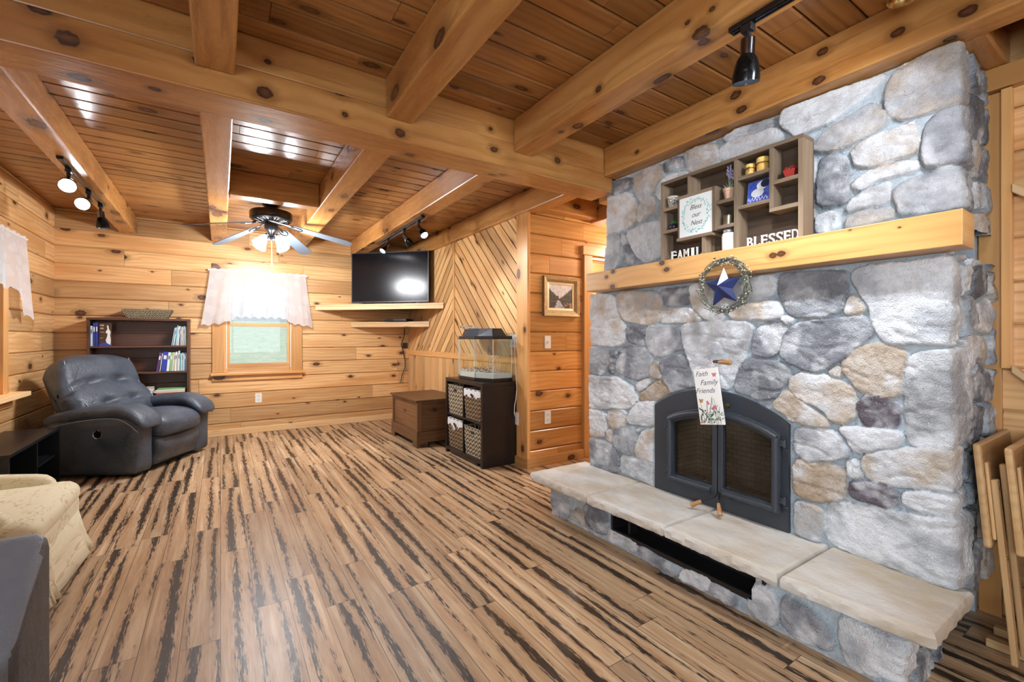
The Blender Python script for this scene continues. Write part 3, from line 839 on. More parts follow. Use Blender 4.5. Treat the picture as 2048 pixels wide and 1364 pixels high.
LOW="""LT:l 19,1469 216,1460 255,1381 274,1299 336,1213 336,1153 229,1114 80,1121 8,1141 5,1345
TG 267,1465 525,1454 579,1413 594,1368 552,1271 498,1246 311,1284 274,1346 261,1413
DL 579,1451 794,1452 775,1357 610,1357 610,1402
TL 589,1322 656,1335 812,1331 847,1274 821,1259 589,1263 566,1279
D 330,1250 476,1233 459,1122 413,1126 342,1153
GD 487,1238 552,1245 714,1233 752,1114 680,1096 563,1056 476,1109 465,1167
G:l 73,1111 156,1088 149,970 115,924 45,929 38,1065
D 170,1088 229,1090 219,931 149,946
GD 242,1085 330,1113 459,1104 515,1048 504,955 430,912 354,922 229,946
T 536,1040 589,982 594,935 542,931 509,959
DG 579,1037 748,1082 807,996 815,948 848,900 752,870 686,848 611,936
L:l 50,900 213,912 316,891 398,829 420,780 384,736 86,685 23,695 18,866
TL 413,887 505,925 525,913 420,837
TB 435,821 525,886 598,930 668,852 617,820 559,794 435,788
LT:l 68,673 129,672 146,625 142,502 50,481 14,503 18,580
LT 150,681 213,696 316,704 316,622 204,565 154,614
L 331,677 427,776 579,794 582,665 498,643 442,637 346,627
T 154,553 196,554 204,477 142,483
GD 213,551 308,606 369,607 398,567 384,455 361,430 269,437 221,486
TL 398,498 435,579 498,615 582,627 579,427 532,416 413,428 391,468
DG:l 32,462 221,468 261,393 261,287 5,275 23,410
GL 277,415 354,414 477,420 579,411 582,283 442,293 269,306
G 398,595 442,614 413,581
TL 792,1463 872,1460 914,1354 983,1265 872,1272 792,1356 785,1413
LG 902,1436 1058,1457 1069,1354 988,1307 931,1347
LG 1130,1464 1217,1464 1233,1438 1222,1367 1110,1346 1079,1363 1079,1455
TL 1005,1296 1100,1336 1244,1344 1265,1288 1244,1261 1120,1263 1021,1269
GL 740,1239 842,1251 994,1254 1130,1240 1100,1140 1026,906 836,888 766,1091
DL 1145,1210 1193,1238 1263,1241 1285,1208 1226,1075 1115,1098
DG 1058,996 1100,1075 1249,1052 1302,1022 1294,984 1217,880 1100,878 1032,902
DG 1251,1455 1293,1465 1443,1451 1513,1447 1519,1362 1494,1288 1427,1264 1302,1269 1270,1334 1246,1391
L 1265,1261 1284,1270 1311,1254 1288,1235
T 1532,1348 1554,1328 1579,1279 1558,1267 1513,1267 1513,1318
GL:r 1536,1457 1841,1454 1841,1149 1655,1151 1628,1184 1607,1235 1600,1299 1539,1391
DG 1270,1167 1315,1230 1385,1247 1502,1252 1583,1253 1604,1184 1521,1110 1419,1024 1364,1030 1256,1078
TB 1494,1064 1558,1120 1604,1146 1645,1142 1706,1119 1694,1021 1691,947 1569,947 1502,1038
TL 1451,1026 1483,1050 1494,1006
L:r 1725,1116 1851,1134 1851,798 1748,772 1712,772 1706,934 1703,1021
LT 1301,984 1344,1014 1409,1005 1444,1012 1547,957 1540,847 1500,812 1463,819 1417,878 1327,894 1301,937
TB 1229,868 1288,931 1348,878 1389,856 1467,793 1322,787 1225,848
P 1557,904 1585,932 1634,933 1688,916 1678,829 1624,820 1568,823
DL 1318,750 1348,766 1474,777 1536,692 1485,668 1393,636 1348,637 1316,662
L 1489,797 1561,801 1688,815 1692,761 1561,705 1540,713 1518,760
TB 1318,625 1397,616 1448,640 1507,626 1509,503 1428,463 1312,467
L 1515,657 1557,671 1576,606 1529,598
LT:r 1571,683 1591,706 1727,757 1848,782 1856,633 1776,621 1598,599 1574,647
P 1533,578 1641,595 1678,574 1678,535 1663,514 1540,517 1529,543
L:r 1698,597 1852,613 1852,564 1848,540 1707,529
GT 1320,440 1429,443 1420,289 1358,286 1320,307
LG:r 1449,460 1517,481 1689,505 1852,532 1859,464 1859,290 1684,284 1467,294 1441,324"""
UP="""D:l 70,2275 215,2268 228,2188 175,2182 77,2194
TG 235,2257 330,2272 456,2271 473,2185 415,2125 280,2073 241,2144
D 468,2272 615,2273 621,2199 485,2214
LT:l -18,2187 92,2169 202,2165 261,2058 267,1946 147,1915 -3,1935 -18,2041
TG 280,2053 379,2087 415,2048 403,1993 343,1939 274,1944
G 421,1989 462,2017 485,2011 485,1898 462,1913 409,1944
GL:l -25,1912 106,1908 120,1800 120,1659 -33,1652 -33,1783
G 127,1893 168,1885 188,1819 134,1819
DG 134,1798 188,1809 241,1729 318,1662 161,1653
L 182,1882 280,1913 367,1924 479,1900 479,1692 367,1660 318,1677 241,1759
L 421,2133 485,2181 646,2168 667,2144 485,2134 473,2033 421,2085
TG 633,2276 688,2284 829,2271 847,2202 838,2155 668,2150 638,2213
LT 865,2237 999,2244 1165,2214 1193,2170 1136,2147 847,2161
G 887,2278 983,2297 1150,2275 1157,2228 1015,2253 891,2252
L 1185,2284 1271,2295 1508,2283 1600,2277 1519,2213 1390,2154 1291,2153 1254,2146 1192,2214
GT 1550,2177 1611,2067 1519,2047 1453,2019 1384,2027 1326,2051 1372,2117 1453,2145
TG:r 1649,2285 1749,2294 1816,2280 1836,2197 1828,2079 1723,2063 1654,2062 1606,2100 1589,2170 1611,2246
LT 1476,1991 1530,2030 1630,2029 1696,2036 1698,1916 1611,1913 1530,1908 1487,1936
DG:r 1718,1983 1757,2048 1832,2061 1840,1991 1840,1858 1816,1836 1731,1840 1714,1879
DG 1347,1984 1390,2008 1453,1979 1464,1906 1462,1776 1372,1771 1344,1806
TL 1478,1837 1492,1859 1591,1898 1696,1881 1696,1846 1571,1848 1519,1822
GL 1473,1786 1550,1816 1608,1815 1606,1738 1508,1738 1453,1735
DG:r 1621,1778 1659,1803 1740,1823 1791,1807 1840,1767 1840,1662 1649,1661 1630,1732
TG 1453,1698 1508,1718 1606,1717 1628,1666 1453,1656
LG 1338,1738 1419,1746 1425,1661 1338,1655"""
BASE="""GD:l -60,165 177,185 161,18 11,-23 -60,19
T 185,36 216,98 284,126 328,35
D 292,163 505,179 499,40 343,30
GL 512,82 709,84 720,27 505,14
DG 731,75 972,51 944,-1 725,25
L 999,71 1142,82 1126,15 972,11
DG 1150,71 1256,64 1249,11 1135,19
LG 1328,155 1425,158 1425,26 1314,16
DG 1451,157 1525,154 1600,123 1621,84 1600,33 1441,28
GL:r 1637,175 1709,183 1832,184 1845,80 1669,7 1648,75"""
# ------------------------------------------------------------ stonework
def vnoise(x, y, seed=0):
    rs = np.random.RandomState(seed); T = rs.rand(256, 256)
    xi = np.floor(x).astype(int); yi = np.floor(y).astype(int)
    fx = x - xi; fy = y - yi
    fx = fx * fx * (3 - 2 * fx); fy = fy * fy * (3 - 2 * fy)
    a = T[xi % 256, yi % 256]; b = T[(xi + 1) % 256, yi % 256]; c = T[xi % 256, (yi + 1) % 256]; d = T[(xi + 1) % 256, (yi + 1) % 256]
    return (a * (1 - fx) + b * fx) * (1 - fy) + (c * (1 - fx) + d * fx) * fy
def fbm(x, y, seed=0, o=4):
    s = 0; a = .5; t = 0
    for k in range(o):
        s = s + a * vnoise(x * 2 ** k, y * 2 ** k, seed + k); t += a; a *= .5
    return s / t - .5
def poly_sd(px, py, poly):
    """signed distance, positive inside"""
    d = np.full(px.shape, 1e9); inside = np.zeros(px.shape, bool)
    n = len(poly)
    for i in range(n):
        ax, ay = poly[i]; bx, by = poly[(i + 1) % n]
        ex, ey = bx - ax, by - ay
        wx, wy = px - ax, py - ay
        t = np.clip((wx * ex + wy * ey) / max(ex * ex + ey * ey, 1e-12), 0, 1)
        d = np.minimum(d, (wx - ex * t) ** 2 + (wy - ey * t) ** 2)
        c = ((ay <= py) & (by > py)) | ((by <= py) & (ay > py))
        if abs(ey) > 1e-12:
            inside ^= c & (px < ax + (py - ay) / ey * ex)
    d = np.sqrt(d)
    return np.where(inside, d, -d)
PAL = {'L': (.74, .76, .79), 'G': (.43, .45, .48), 'D': (.225, .235, .265), 'P': (.13, .108, .13), 'T': (.55, .47, .39), 'B': (.43, .325, .23)}
MORTAR = (.50, .57, .62)
def chaikin(p):
    out = []
    for i in range(len(p)):
        a, b = p[i], p[(i + 1) % len(p)]
        out.append((a[0] * .82 + b[0] * .18, a[1] * .82 + b[1] * .18)); out.append((a[0] * .18 + b[0] * .82, a[1] * .18 + b[1] * .82))
    return out
def parse(txt):
    r = []
    for ln in txt.strip().split('\n'):
        w = ln.split(); pal, _, ed = w[0].partition(':')
        r.append((pal, ed, [tuple(int(c) / 1000 for c in p.split(',')) for p in w[1:]]))
    return r

def stonework(name, parent, stones, X0, Yl, L, depth, z0, z1, seed, Hs=.028, res=.0052, hole=None, avoid=None, wrap=(80, 170)):
    """field stone in mortar round the left side, front and right side of a block"""
    rs = np.random.RandomState(seed)
    S = np.arange(-depth, L + depth + 1e-6, res); Zs = np.linspace(z0, z1, max(3, int((z1 - z0) / res) + 1))
    s, z = np.meshgrid(S, Zs, indexing='ij')
    ws = s + fbm(s * 22, z * 22, seed, 3) * .013 + fbm(s * 70, z * 70, seed + 30, 2) * .005
    wz = z + fbm(s * 22 + 40, z * 22, seed + 9, 3) * .013 + fbm(s * 70, z * 70 + 9, seed + 36, 2) * .005
    H = fbm(s * 30, z * 30, seed + 3) * .008 - .001
    C = np.zeros(s.shape + (3,)); C[:] = MORTAR
    C *= (1 + fbm(s * 60, z * 60, seed + 5)[..., None] * .25)
    S_, Z_, WS, WZ = s, z, ws, wz
    def lay(sd, pal, msk=None):
        nonlocal H, C
        hs = Hs * rs.uniform(.75, 1.2); r = rs.uniform(.008, .019)
        a, b = rs.uniform(-.08, .08, 2)
        sel = sd > 0
        if not sel.any(): return
        ix = np.where(sel.any(1))[0]; iz = np.where(sel.any(0))[0]
        W = np.s_[ix[0]:ix[-1] + 1, iz[0]:iz[-1] + 1]
        lay_in(W, sd[W], sel[W], pal, hs, r, a, b)
    def lay_in(W, sd, sel, pal, hs, r, a, b):
        s, z, ws, wz = S_[W], Z_[W], WS[W], WZ[W]
        t = np.clip(sd / r, 0, 1)
        prof = np.sqrt(np.maximum(0, 1 - (1 - t) ** 2.4))
        cs, cz = ws[sel].mean(), wz[sel].mean()
        k1, k2 = rs.uniform(0, 90, 2)
        rid = np.abs(fbm(s * 7 + k1 + z * 3, z * 11 + k2, seed + 21, 3)) * 2
        h = hs * prof + prof * ((ws - cs) * a + (wz - cz) * b + fbm(s * 12 + k1, z * 12 + k2, seed + 13, 2) * .012 + fbm(s * 45 + k1, z * 60 + k2, seed + 14, 4) * .009 - .006 * np.clip(1 - rid * 6, 0, 1))
        c1 = np.array(PAL[pal[0]]); c2 = np.array(PAL[pal[-1]]) if len(pal) > 1 else c1 * rs.uniform(.5, .8)
        c1 = c1 * rs.uniform(.9, 1.1)
        m = np.clip(.38 + 3.2 * fbm(s * 9 + k2, z * 9 + k1, seed + 17, 3), 0, 1)[..., None]
        m2 = np.clip(2.4 * fbm(s * 14 + k1, z * 14, seed + 19, 4), 0, .75)[..., None]
        col = c1 * (1 - m) + c2 * m
        col = col * (1 - m2) + np.array(PAL['L']) * m2 * 1.05
        w = np.clip(sd / .004 + .2, 0, 1)[..., None]
        H[W] = np.where(sel, np.maximum(h, .002), H[W])
        C[W] = np.where(sel[..., None], C[W] * (1 - w) + col * w, C[W])
    alld = np.full(s.shape, -1e9)
    lim = None if avoid is None else -poly_sd(s, z, avoid) - .0065
    for pal, ed, p in stones:
        if ed == 'l':
            m = min(q[0] for q in p) + .06; k = rs.uniform(*wrap) / 1000
            p = [(-k + rs.uniform(-.02, .02), q[1]) if q[0] < m else q for q in p]
        if ed == 'r':
            m = max(q[0] for q in p) - .05; k = rs.uniform(*wrap) / 1000
            p = [(L + k + rs.uniform(-.02, .02), q[1]) if q[0] > m else q for q in p]
        p = chaikin(chaikin(p))
        lo_s = min(q[0] for q in p) - .05; hi_s = max(q[0] for q in p) + .05
        i0, i1 = np.searchsorted(S, [lo_s, hi_s])
        sd = np.full(s.shape, -1e9)
        sd[i0:i1] = poly_sd(ws[i0:i1], wz[i0:i1], p) + .010
        if lim is not None: sd = np.minimum(sd, lim)
        alld = np.maximum(alld, sd)
        lay(sd, pal)
    # the two sides: stones on a jittered pattern
    for side in (0, 1):
        pts = []; zc = z0 - .05; rr = 0
        while zc < z1 + .1:
            hh = rs.uniform(.11, .21); q = rs.uniform(-.05, .1)
            while q < depth + .1:
                ww = rs.uniform(.15, .30)
                pts.append(((-q - ww / 2) if side == 0 else (L + q + ww / 2), zc + hh / 2 + rs.uniform(-.03, .03)))
                q += ww
            zc += hh
        P = np.array(pts)
        reg = (s < .05) if side == 0 else (s > L - .05)
        ii = np.where(reg)
        d = np.sqrt((ws[ii][:, None] - P[None, :, 0]) ** 2 + ((wz[ii][:, None] - P[None, :, 1]) * 1.25) ** 2)
        o = np.argsort(d, 1)[:, :2]; rows = np.arange(len(d))
        f1 = d[rows, o[:, 0]]; f2 = d[rows, o[:, 1]]
        sdv = np.minimum((f2 - f1) / 2 - .007, -alld[ii] - .018)
        for k in range(len(P)):
            e = o[:, 0] == k
            if e.sum() < 30: continue
            sd = np.full(s.shape, -1e9)
            sd[ii[0][e], ii[1][e]] = sdv[e]
            lay(sd, ['G', 'D', 'T', 'LG', 'DG', 'GT', 'GD', 'D'][rs.randint(8)])
    # wrap round the block
    bl = .030
    X = np.where(s < 0, X0 - s, np.where(s > L, X0 + (s - L), X0)); Y = np.where(s < 0, Yl, np.where(s > L, Yl - L, Yl - s))
    def sm(t): t = np.clip(t, 0, 1); return t * t * (3 - 2 * t)
    al = sm((bl - s) / (2 * bl)); ar = sm((s - L + bl) / (2 * bl))
    nx = -(1 - al) * (1 - ar); ny = al - ar
    nl = np.sqrt(nx ** 2 + ny ** 2) + 1e-9
    X = X + nx / nl * H; Y = Y + ny / nl * H
    V = np.stack([X, Y, z], -1).reshape(-1, 3)
    a, b = s.shape
    i = np.arange(a - 1)[:, None] * b + np.arange(b - 1)[None, :]
    q = np.stack([i, i + 1, i + b + 1, i + b], -1).reshape(-1, 4)
    if hole is not None:
        cs = (s[:-1, :-1] + res / 2).ravel(); cz = (z[:-1, :-1] + res / 2).ravel()
        q = q[~hole(cs, cz)]
    loc = parent.location
    V = V - np.array(loc)
    me = bpy.data.meshes.new(name)
    me.from_pydata(V.tolist(), [], q.tolist())
    at = me.attributes.new('Col', 'FLOAT_COLOR', 'POINT')
    at.data.foreach_set('color', np.concatenate([np.clip(C, .01, .85), np.ones(s.shape + (1,))], -1).astype(np.float32).ravel())
    me.polygons.foreach_set('use_smooth', [True] * len(me.polygons))
    me.materials.append(M_stone); me.update()
    return link_mesh(name, me, parent)

fp = thing('stone_fireplace', 'floor-to-ceiling grey and tan fieldstone fireplace with a raised stone hearth', 'fireplace', (2.4, 1.4, 0))
FY = 2.30
def arch_z(yc, w0, zs, za, y):       # height of an arc through (yc +- w0, zs) and (yc, za)
    h = za - zs; R = (w0 * w0 + h * h) / (2 * h)
    return za - R + np.sqrt(np.maximum(R * R - (y - yc) ** 2, 0))
IY0, IY1, IYC, IZS, IZA = 1.752, 1.005, 1.3785, .775, .898
IW = (IY0 - IY1) / 2
ARCH = [(FY - IY0, .20)] + [(FY - y, float(arch_z(IYC, IW, IZS, IZA, y))) for y in np.linspace(IY0, IY1, 25)] + [(FY - IY1, .20)]
def fire_hole(cs, cz):
    return poly_sd(cs, cz, ARCH) > .006
stonework('lower_stonework', fp, parse(LOW), 2.185, FY, 1.815, .56, .20, 1.475, 5, hole=fire_hole, avoid=ARCH)
UP += '\nD 700,1690 850,1700 860,1820 690,1800\nL 880,1700 1120,1690 1110,1860 890,1830\nT 1140,1690 1330,1710 1320,1850 1130,1860\nG 690,1830 860,1850 850,2000 700,2010\nT 890,1860 1100,1880 1080,2010 880,1990\nL 1120,1880 1330,1870 1340,2010 1110,2020\n'
stonework('upper_stonework', fp, parse(UP), 2.348, FY, 1.80, .40, 1.60, 2.292, 15, Hs=.03)
def vent_hole(cs, cz):
    y = 2.30 - cs
    return (y < 1.785) & (y > .965) & (cz > .088) & (cz < .21)
stonework('hearth_base', fp, parse(BASE), 1.862, 2.33, 1.80, .36, -.0, .226, 25, Hs=.028, hole=vent_hole, wrap=(60, 110))
# solid cores behind the stone face
mb = MB()
mb.box((2.70, .51, .0), (2.745, 2.24, ZC)); mb.box((2.36, .52, 2.292), (2.745, 2.25, ZC))
mb.box((1.90, 1.802, 0), (2.18, 2.30, .222)); mb.box((1.90, .56, 0), (2.18, .948, .222)); mb.box((2.01, .948, 0), (2.18, 1.802, .222)); mb.box((2.20, .50, 1.474), (2.352, 2.285, 1.598))
mb.box((2.352, .515, 1.58), (2.70, 2.26, 1.61))
me_core = build(mb, 'mortar_core', plain('blue_grey_mortar', MORTAR, .9, var=.1, bump=.4, bscale=90), fp)
# hearth slabs
def slab(y0, y1, xf0, xf1, xb, seed, lft=False, rgt=False):
    rs = np.random.RandomState(seed)
    n = 60; z0, z1 = .226, .281
    V = []; F = []
    nx, ny, = 34, max(8, int((y0 - y1) / .012))
    g = .004
    top = {}
    prof = [(0, .0), (.35, .004), (.7, .0), (.93, -.002), (1., -.012)]
    rings = []
    def edge_pts(inset, z, k):
        pts = []
        def jit(t, kk): return (vnoise(np.array([t * 38.]), np.array([kk * 2.3 + seed]), 5)[0] - .5) * .010 + (vnoise(np.array([t * 120.]), np.array([kk + seed * 1.]), 6)[0] - .5) * .006
        N = ny
        for i in range(N + 1):                      # front, from y0 to y1
            t = i / N; y = y0 - g - inset - (y0 - y1 - 2 * g - 2 * inset) * t; x = xf0 + (xf1 - xf0) * t
            c = 0
            e = min(t, 1 - t) * (y0 - y1)
            if (lft and t < .5) or (rgt and t > .5): c = max(0, .03 - e) ** 2 * 14
            pts.append((x + inset + jit(y, k) + c, y, z))
        for i in range(1, 25):
            t = i / 24; pts.append((xf1 + inset + (xb - xf1 - inset) * t, y1 + g + inset + (jit(t * .4 + 5, k) * .5 if rgt else 0), z))
        for i in range(1, 24):
            t = i / 24; pts.append((xb, y1 + g + inset + (y0 - y1 - 2 * g - 2 * inset) * t, z))
        for i in range(25):
            t = i / 24; pts.append((xb + (xf0 + inset - xb) * t, y0 - g - inset + (jit(t * .4 + 9, k) * .5 if lft else 0), z))
        return pts[:-1]
    lv = [(.012, z0, 1), (.003, z0 + .008, 2), (.000, z0 + .024, 3), (.001, z1 - .014, 4), (.006, z1 - .004, 4), (.014, z1, 4), (.03, z1, 4), (.055, z1, 4)]
    R = [edge_pts(i, z, k) for i, z, k in lv]
    m = len(R[0]); V = [p for r in R for p in r]
    for k in range(len(R) - 1):
        for i in range(m):
            j = (i + 1) % m; F.append((k * m + i, k * m + j, (k + 1) * m + j, (k + 1) * m + i))
    F.append(tuple(range((len(R) - 1) * m, len(R) * m))); F.append(tuple(range(m))[::-1])
    mb = MB(); mb.add(V)
    for f in F: mb.face(f[::-1])
    return build(mb, 'hearth_slab', M_slab, fp, smooth=25)
slab(2.415, 1.885, 1.712, 1.735, 2.20, 1, lft=True)
slab(1.885, 1.367, 1.735, 1.752, 2.20, 2)
slab(1.367, .852, 1.750, 1.752, 2.20, 3)
slab(.852, .415, 1.755, 1.785, 2.20, 4, rgt=True)
# vent under the hearth
mb = MB()
mb.box((1.99, .96, .08), (2.0, 1.79, .222)); mb.box((1.85, .96, .072), (2.0, 1.79, .09)); mb.box((1.848, 1.787, .088), (2.0, 1.80, .222)); mb.box((1.848, .95, .088), (2.0, .963, .222))
mb.box((1.845, .966, .089), (1.875, 1.784, .099)); mb.box((1.87, 1.68, .098), (1.93, 1.695, .222))
build(mb, 'hearth_vent', M_black, fp)
# lever with a wooden grip
mb = MB(); mb.tube([(2.17, 1.328, 1.053), (2.085, 1.326, 1.052), (2.072, 1.315, 1.051), (2.068, 1.287, 1.051)], .006, 8)
lv = build(mb, 'damper_lever', M_black, fp, smooth=60)
mb = MB(); mb.lathe([(.006, 0), (.0085, .004), (.0105, .03), (.0125, .055), (.0125, .062), (.009, .066)], 14, M=Matrix.Translation((2.068, 1.289, 1.051)) @ Matrix.Rotation(PI / 2, 4, 'X') @ Matrix.Rotation(0, 4, 'Z'))
build(mb, 'grip', M_handle, lv, smooth=50)
lv['label'] = 'black damper lever with a turned wooden grip'

# ------------------------------------------------------------ stove insert
ins = thing('fireplace_insert', 'black arched cast iron stove insert with two glass doors in the stone wall', 'stove', (2.16, IYC, .281))
ys = np.linspace(IY0, IY1, 33)
def arch_frame(outer, inner, xa, xb, name, mat, parent, bev=.002):
    """closed outlines (y, z), same count, a plate with a hole from xa (front) to xb"""
    n = len(outer); mb = MB()
    P = [(xa, *p) for p in outer] + [(xa, *p) for p in inner] + [(xb, *p) for p in outer] + [(xb, *p) for p in inner]
    b = mb.add(P)
    for i in range(n):
        j = (i + 1) % n
        mb.face([b + i, b + j, b + n + j, b + n + i]); mb.face([b + 2 * n + i, b + 3 * n + i, b + 3 * n + j, b + 2 * n + j])
        mb.face([b + i, b + 2 * n + i, b + 2 * n + j, b + j]); mb.face([b + n + i, b + n + j, b + 3 * n + j, b + 3 * n + i])
    o = build(mb, name, mat, parent, bev)
    bm = bmesh.new(); bm.from_mesh(o.data); bmesh.ops.recalc_face_normals(bm, faces=bm.faces); bm.to_mesh(o.data); bm.free()
    return o
def arch_line(yc, w, zb, zs, za, n=32):
    pts = [(yc + w, zb)] + [(yc + w - 2 * w * i / n, float(arch_z(yc, w, zs, za, yc + w - 2 * w * i / n))) for i in range(n + 1)] + [(yc - w, zb)]
    return pts
DC, DW = 1.3335, .3035
arch_frame(arch_line(IYC, IW, .282, IZS, IZA), arch_line(DC, DW - .03, .405, .70, .775), 2.160, 2.178, 'surround_plate', M_iron, ins)
mb = MB()
fb = dict(y0=1.70, y1=1.02, z0=.30, z1=.86)
mb.box((2.58, 1.0, .29), (2.60, 1.76, .88)); mb.box((2.205, 1.0, .285), (2.60, 1.76, .30)); mb.box((2.205, 1.0, .87), (2.60, 1.76, .89)); mb.box((2.205, .99, .29), (2.60, 1.0, .88)); mb.box((2.205, 1.755, .29), (2.60, 1.765, .88))
fbm_ = Gph('sooty_firebrick'); tc = fbm_.n('TexCoord').outputs['Object']
br = fbm_.n('TexBrick', {'Vector': fbm_.n('Mapping', {'Vector': tc, 'Rotation': (0, PI / 2, PI / 2), 'Scale': (1, 1, 1)}).outputs[0], 'Color1': (.36, .30, .24, 1), 'Color2': (.27, .23, .19, 1), 'Mortar': (.10, .09, .08, 1), 'Scale': 9.})
fbm_.bsdf(fbm_.mix(fbm_.noise(tc, 7., 4.), br.outputs[0], (.14, .12, .10)), .9)
build(mb, 'firebox', fbm_.m, ins)
def door_outline(y0, y1, inset_o, zb):
    """one leaf between y0 (outer) and y1 (centre) under the shared arch"""
    n = 14; ya, yb = y0, y1
    return [(ya, zb)] + [(ya + (yb - ya) * i / n, float(arch_z(DC, DW, .728, .802, ya + (yb - ya) * i / n)) - inset_o) for i in range(n + 1)] + [(yb, zb)]
for side, (yo, yi) in (('l', (DC + DW, DC + .003)), ('r', (DC - DW, DC - .003))):
    sg = 1 if side == 'l' else -1
    out = door_outline(yo, yi, 0, .366); inn = door_outline(yo - sg * .034, yi + sg * .026, .048, .405)
    dr = arch_frame(out, inn, 2.128, 2.158, 'door', M_iron, ins, .004)
    # round bar round the rim
    mb = MB()
    rim = [(2.128, yi + sg * .02, .384), (2.128, yo - sg * .012, .384)]
    mb.tube([(2.126, p[0], p[1]) for p in ([(yi + sg * .03, .385), (yo - sg * .017, .385)])], .0165, 10)
    mb.tube([(2.126, yo - sg * .017, .375), (2.126, yo - sg * .017, float(arch_z(DC, DW, .728, .802, yo)) - .012)], .0165, 10)
    mb.tube([(2.126, p[0], p[1] - .022) for p in door_outline(yo - sg * .012, yi + sg * .012, 0, .4)[1:-1]], .0165, 10)
    build(mb, 'rim_bar', M_iron, dr, smooth=60)
    mb = MB()
    gi = door_outline(yo - sg * .036, yi + sg * .028, .05, .407)
    b0 = mb.add([(2.148, *p) for p in gi]); mb.face(list(range(b0, b0 + len(gi))))
    build(mb, 'glass_pane', M_stoveglass, dr)
    for zz in (.43, .69):
        mb = MB(); mb.tube([(2.140, yo + sg * .016, zz - .02), (2.140, yo + sg * .016, zz + .02)], .008, 8); mb.box((2.130, yo - sg * .03, zz - .013), (2.146, yo + sg * .016, zz + .013))
        mb.tube([(2.140, yo + sg * .016, zz - .028), (2.140, yo + sg * .03, zz - .028)], .006, 8)
        build(mb, 'hinge', M_iron, dr, .002)
    mb = MB()
    if side == 'l': pts = [(2.126, 1.325, .382), (2.09, 1.318, .376), (2.07, 1.345, .356), (2.062, 1.378, .336)]; g0, g1 = Vector((2.062, 1.378, .336)), Vector((2.045, 1.425, .303))
    else: pts = [(2.126, 1.318, .380), (2.09, 1.300, .374), (2.075, 1.296, .362), (2.070, 1.290, .350)]; g0, g1 = Vector((2.070, 1.290, .350)), Vector((2.040, 1.262, .300))
    mb.tube(pts, .0045, 8)
    hd = build(mb, 'handle', M_black, dr, smooth=60)
    mb = MB(); Mx = Matrix.Translation(g0) @ (g1 - g0).to_track_quat('Z', 'Y').to_matrix().to_4x4()
    mb.lathe([(.006, 0), (.0085, .005), (.0105, .03), (.0125, .052), (.012, .060), (.008, .062)], 14, M=Mx)
    build(mb, 'handle_grip', M_handle, hd, smooth=50)
mb = MB(); mb.lathe([(.004, 0), (.004, .02), (.011, .024), (.013, .032), (.010, .040), (0.0001, .042)], 16, M=Matrix.Translation((2.150, 1.272, .832)) @ Matrix.Rotation(-PI / 2, 4, 'Y'))
build(mb, 'draft_knob', M_brass, ins, smooth=50)

# ------------------------------------------------------------ mantel
random.seed(43)
mb = MB(); mb.box((2.052, .416, 1.4795), (2.197, 2.225, 1.600), g=1, rnd=(.7, .5, .3), off=(31.7, 12.31))
mt = build(mb, 'mantel_shelf', M_mantel, bevel=.003, origin=(2.12, 1.32, 1.4795))
tag(mt, 'thick honey-coloured timber mantel beam across the stone chimney', 'mantel')
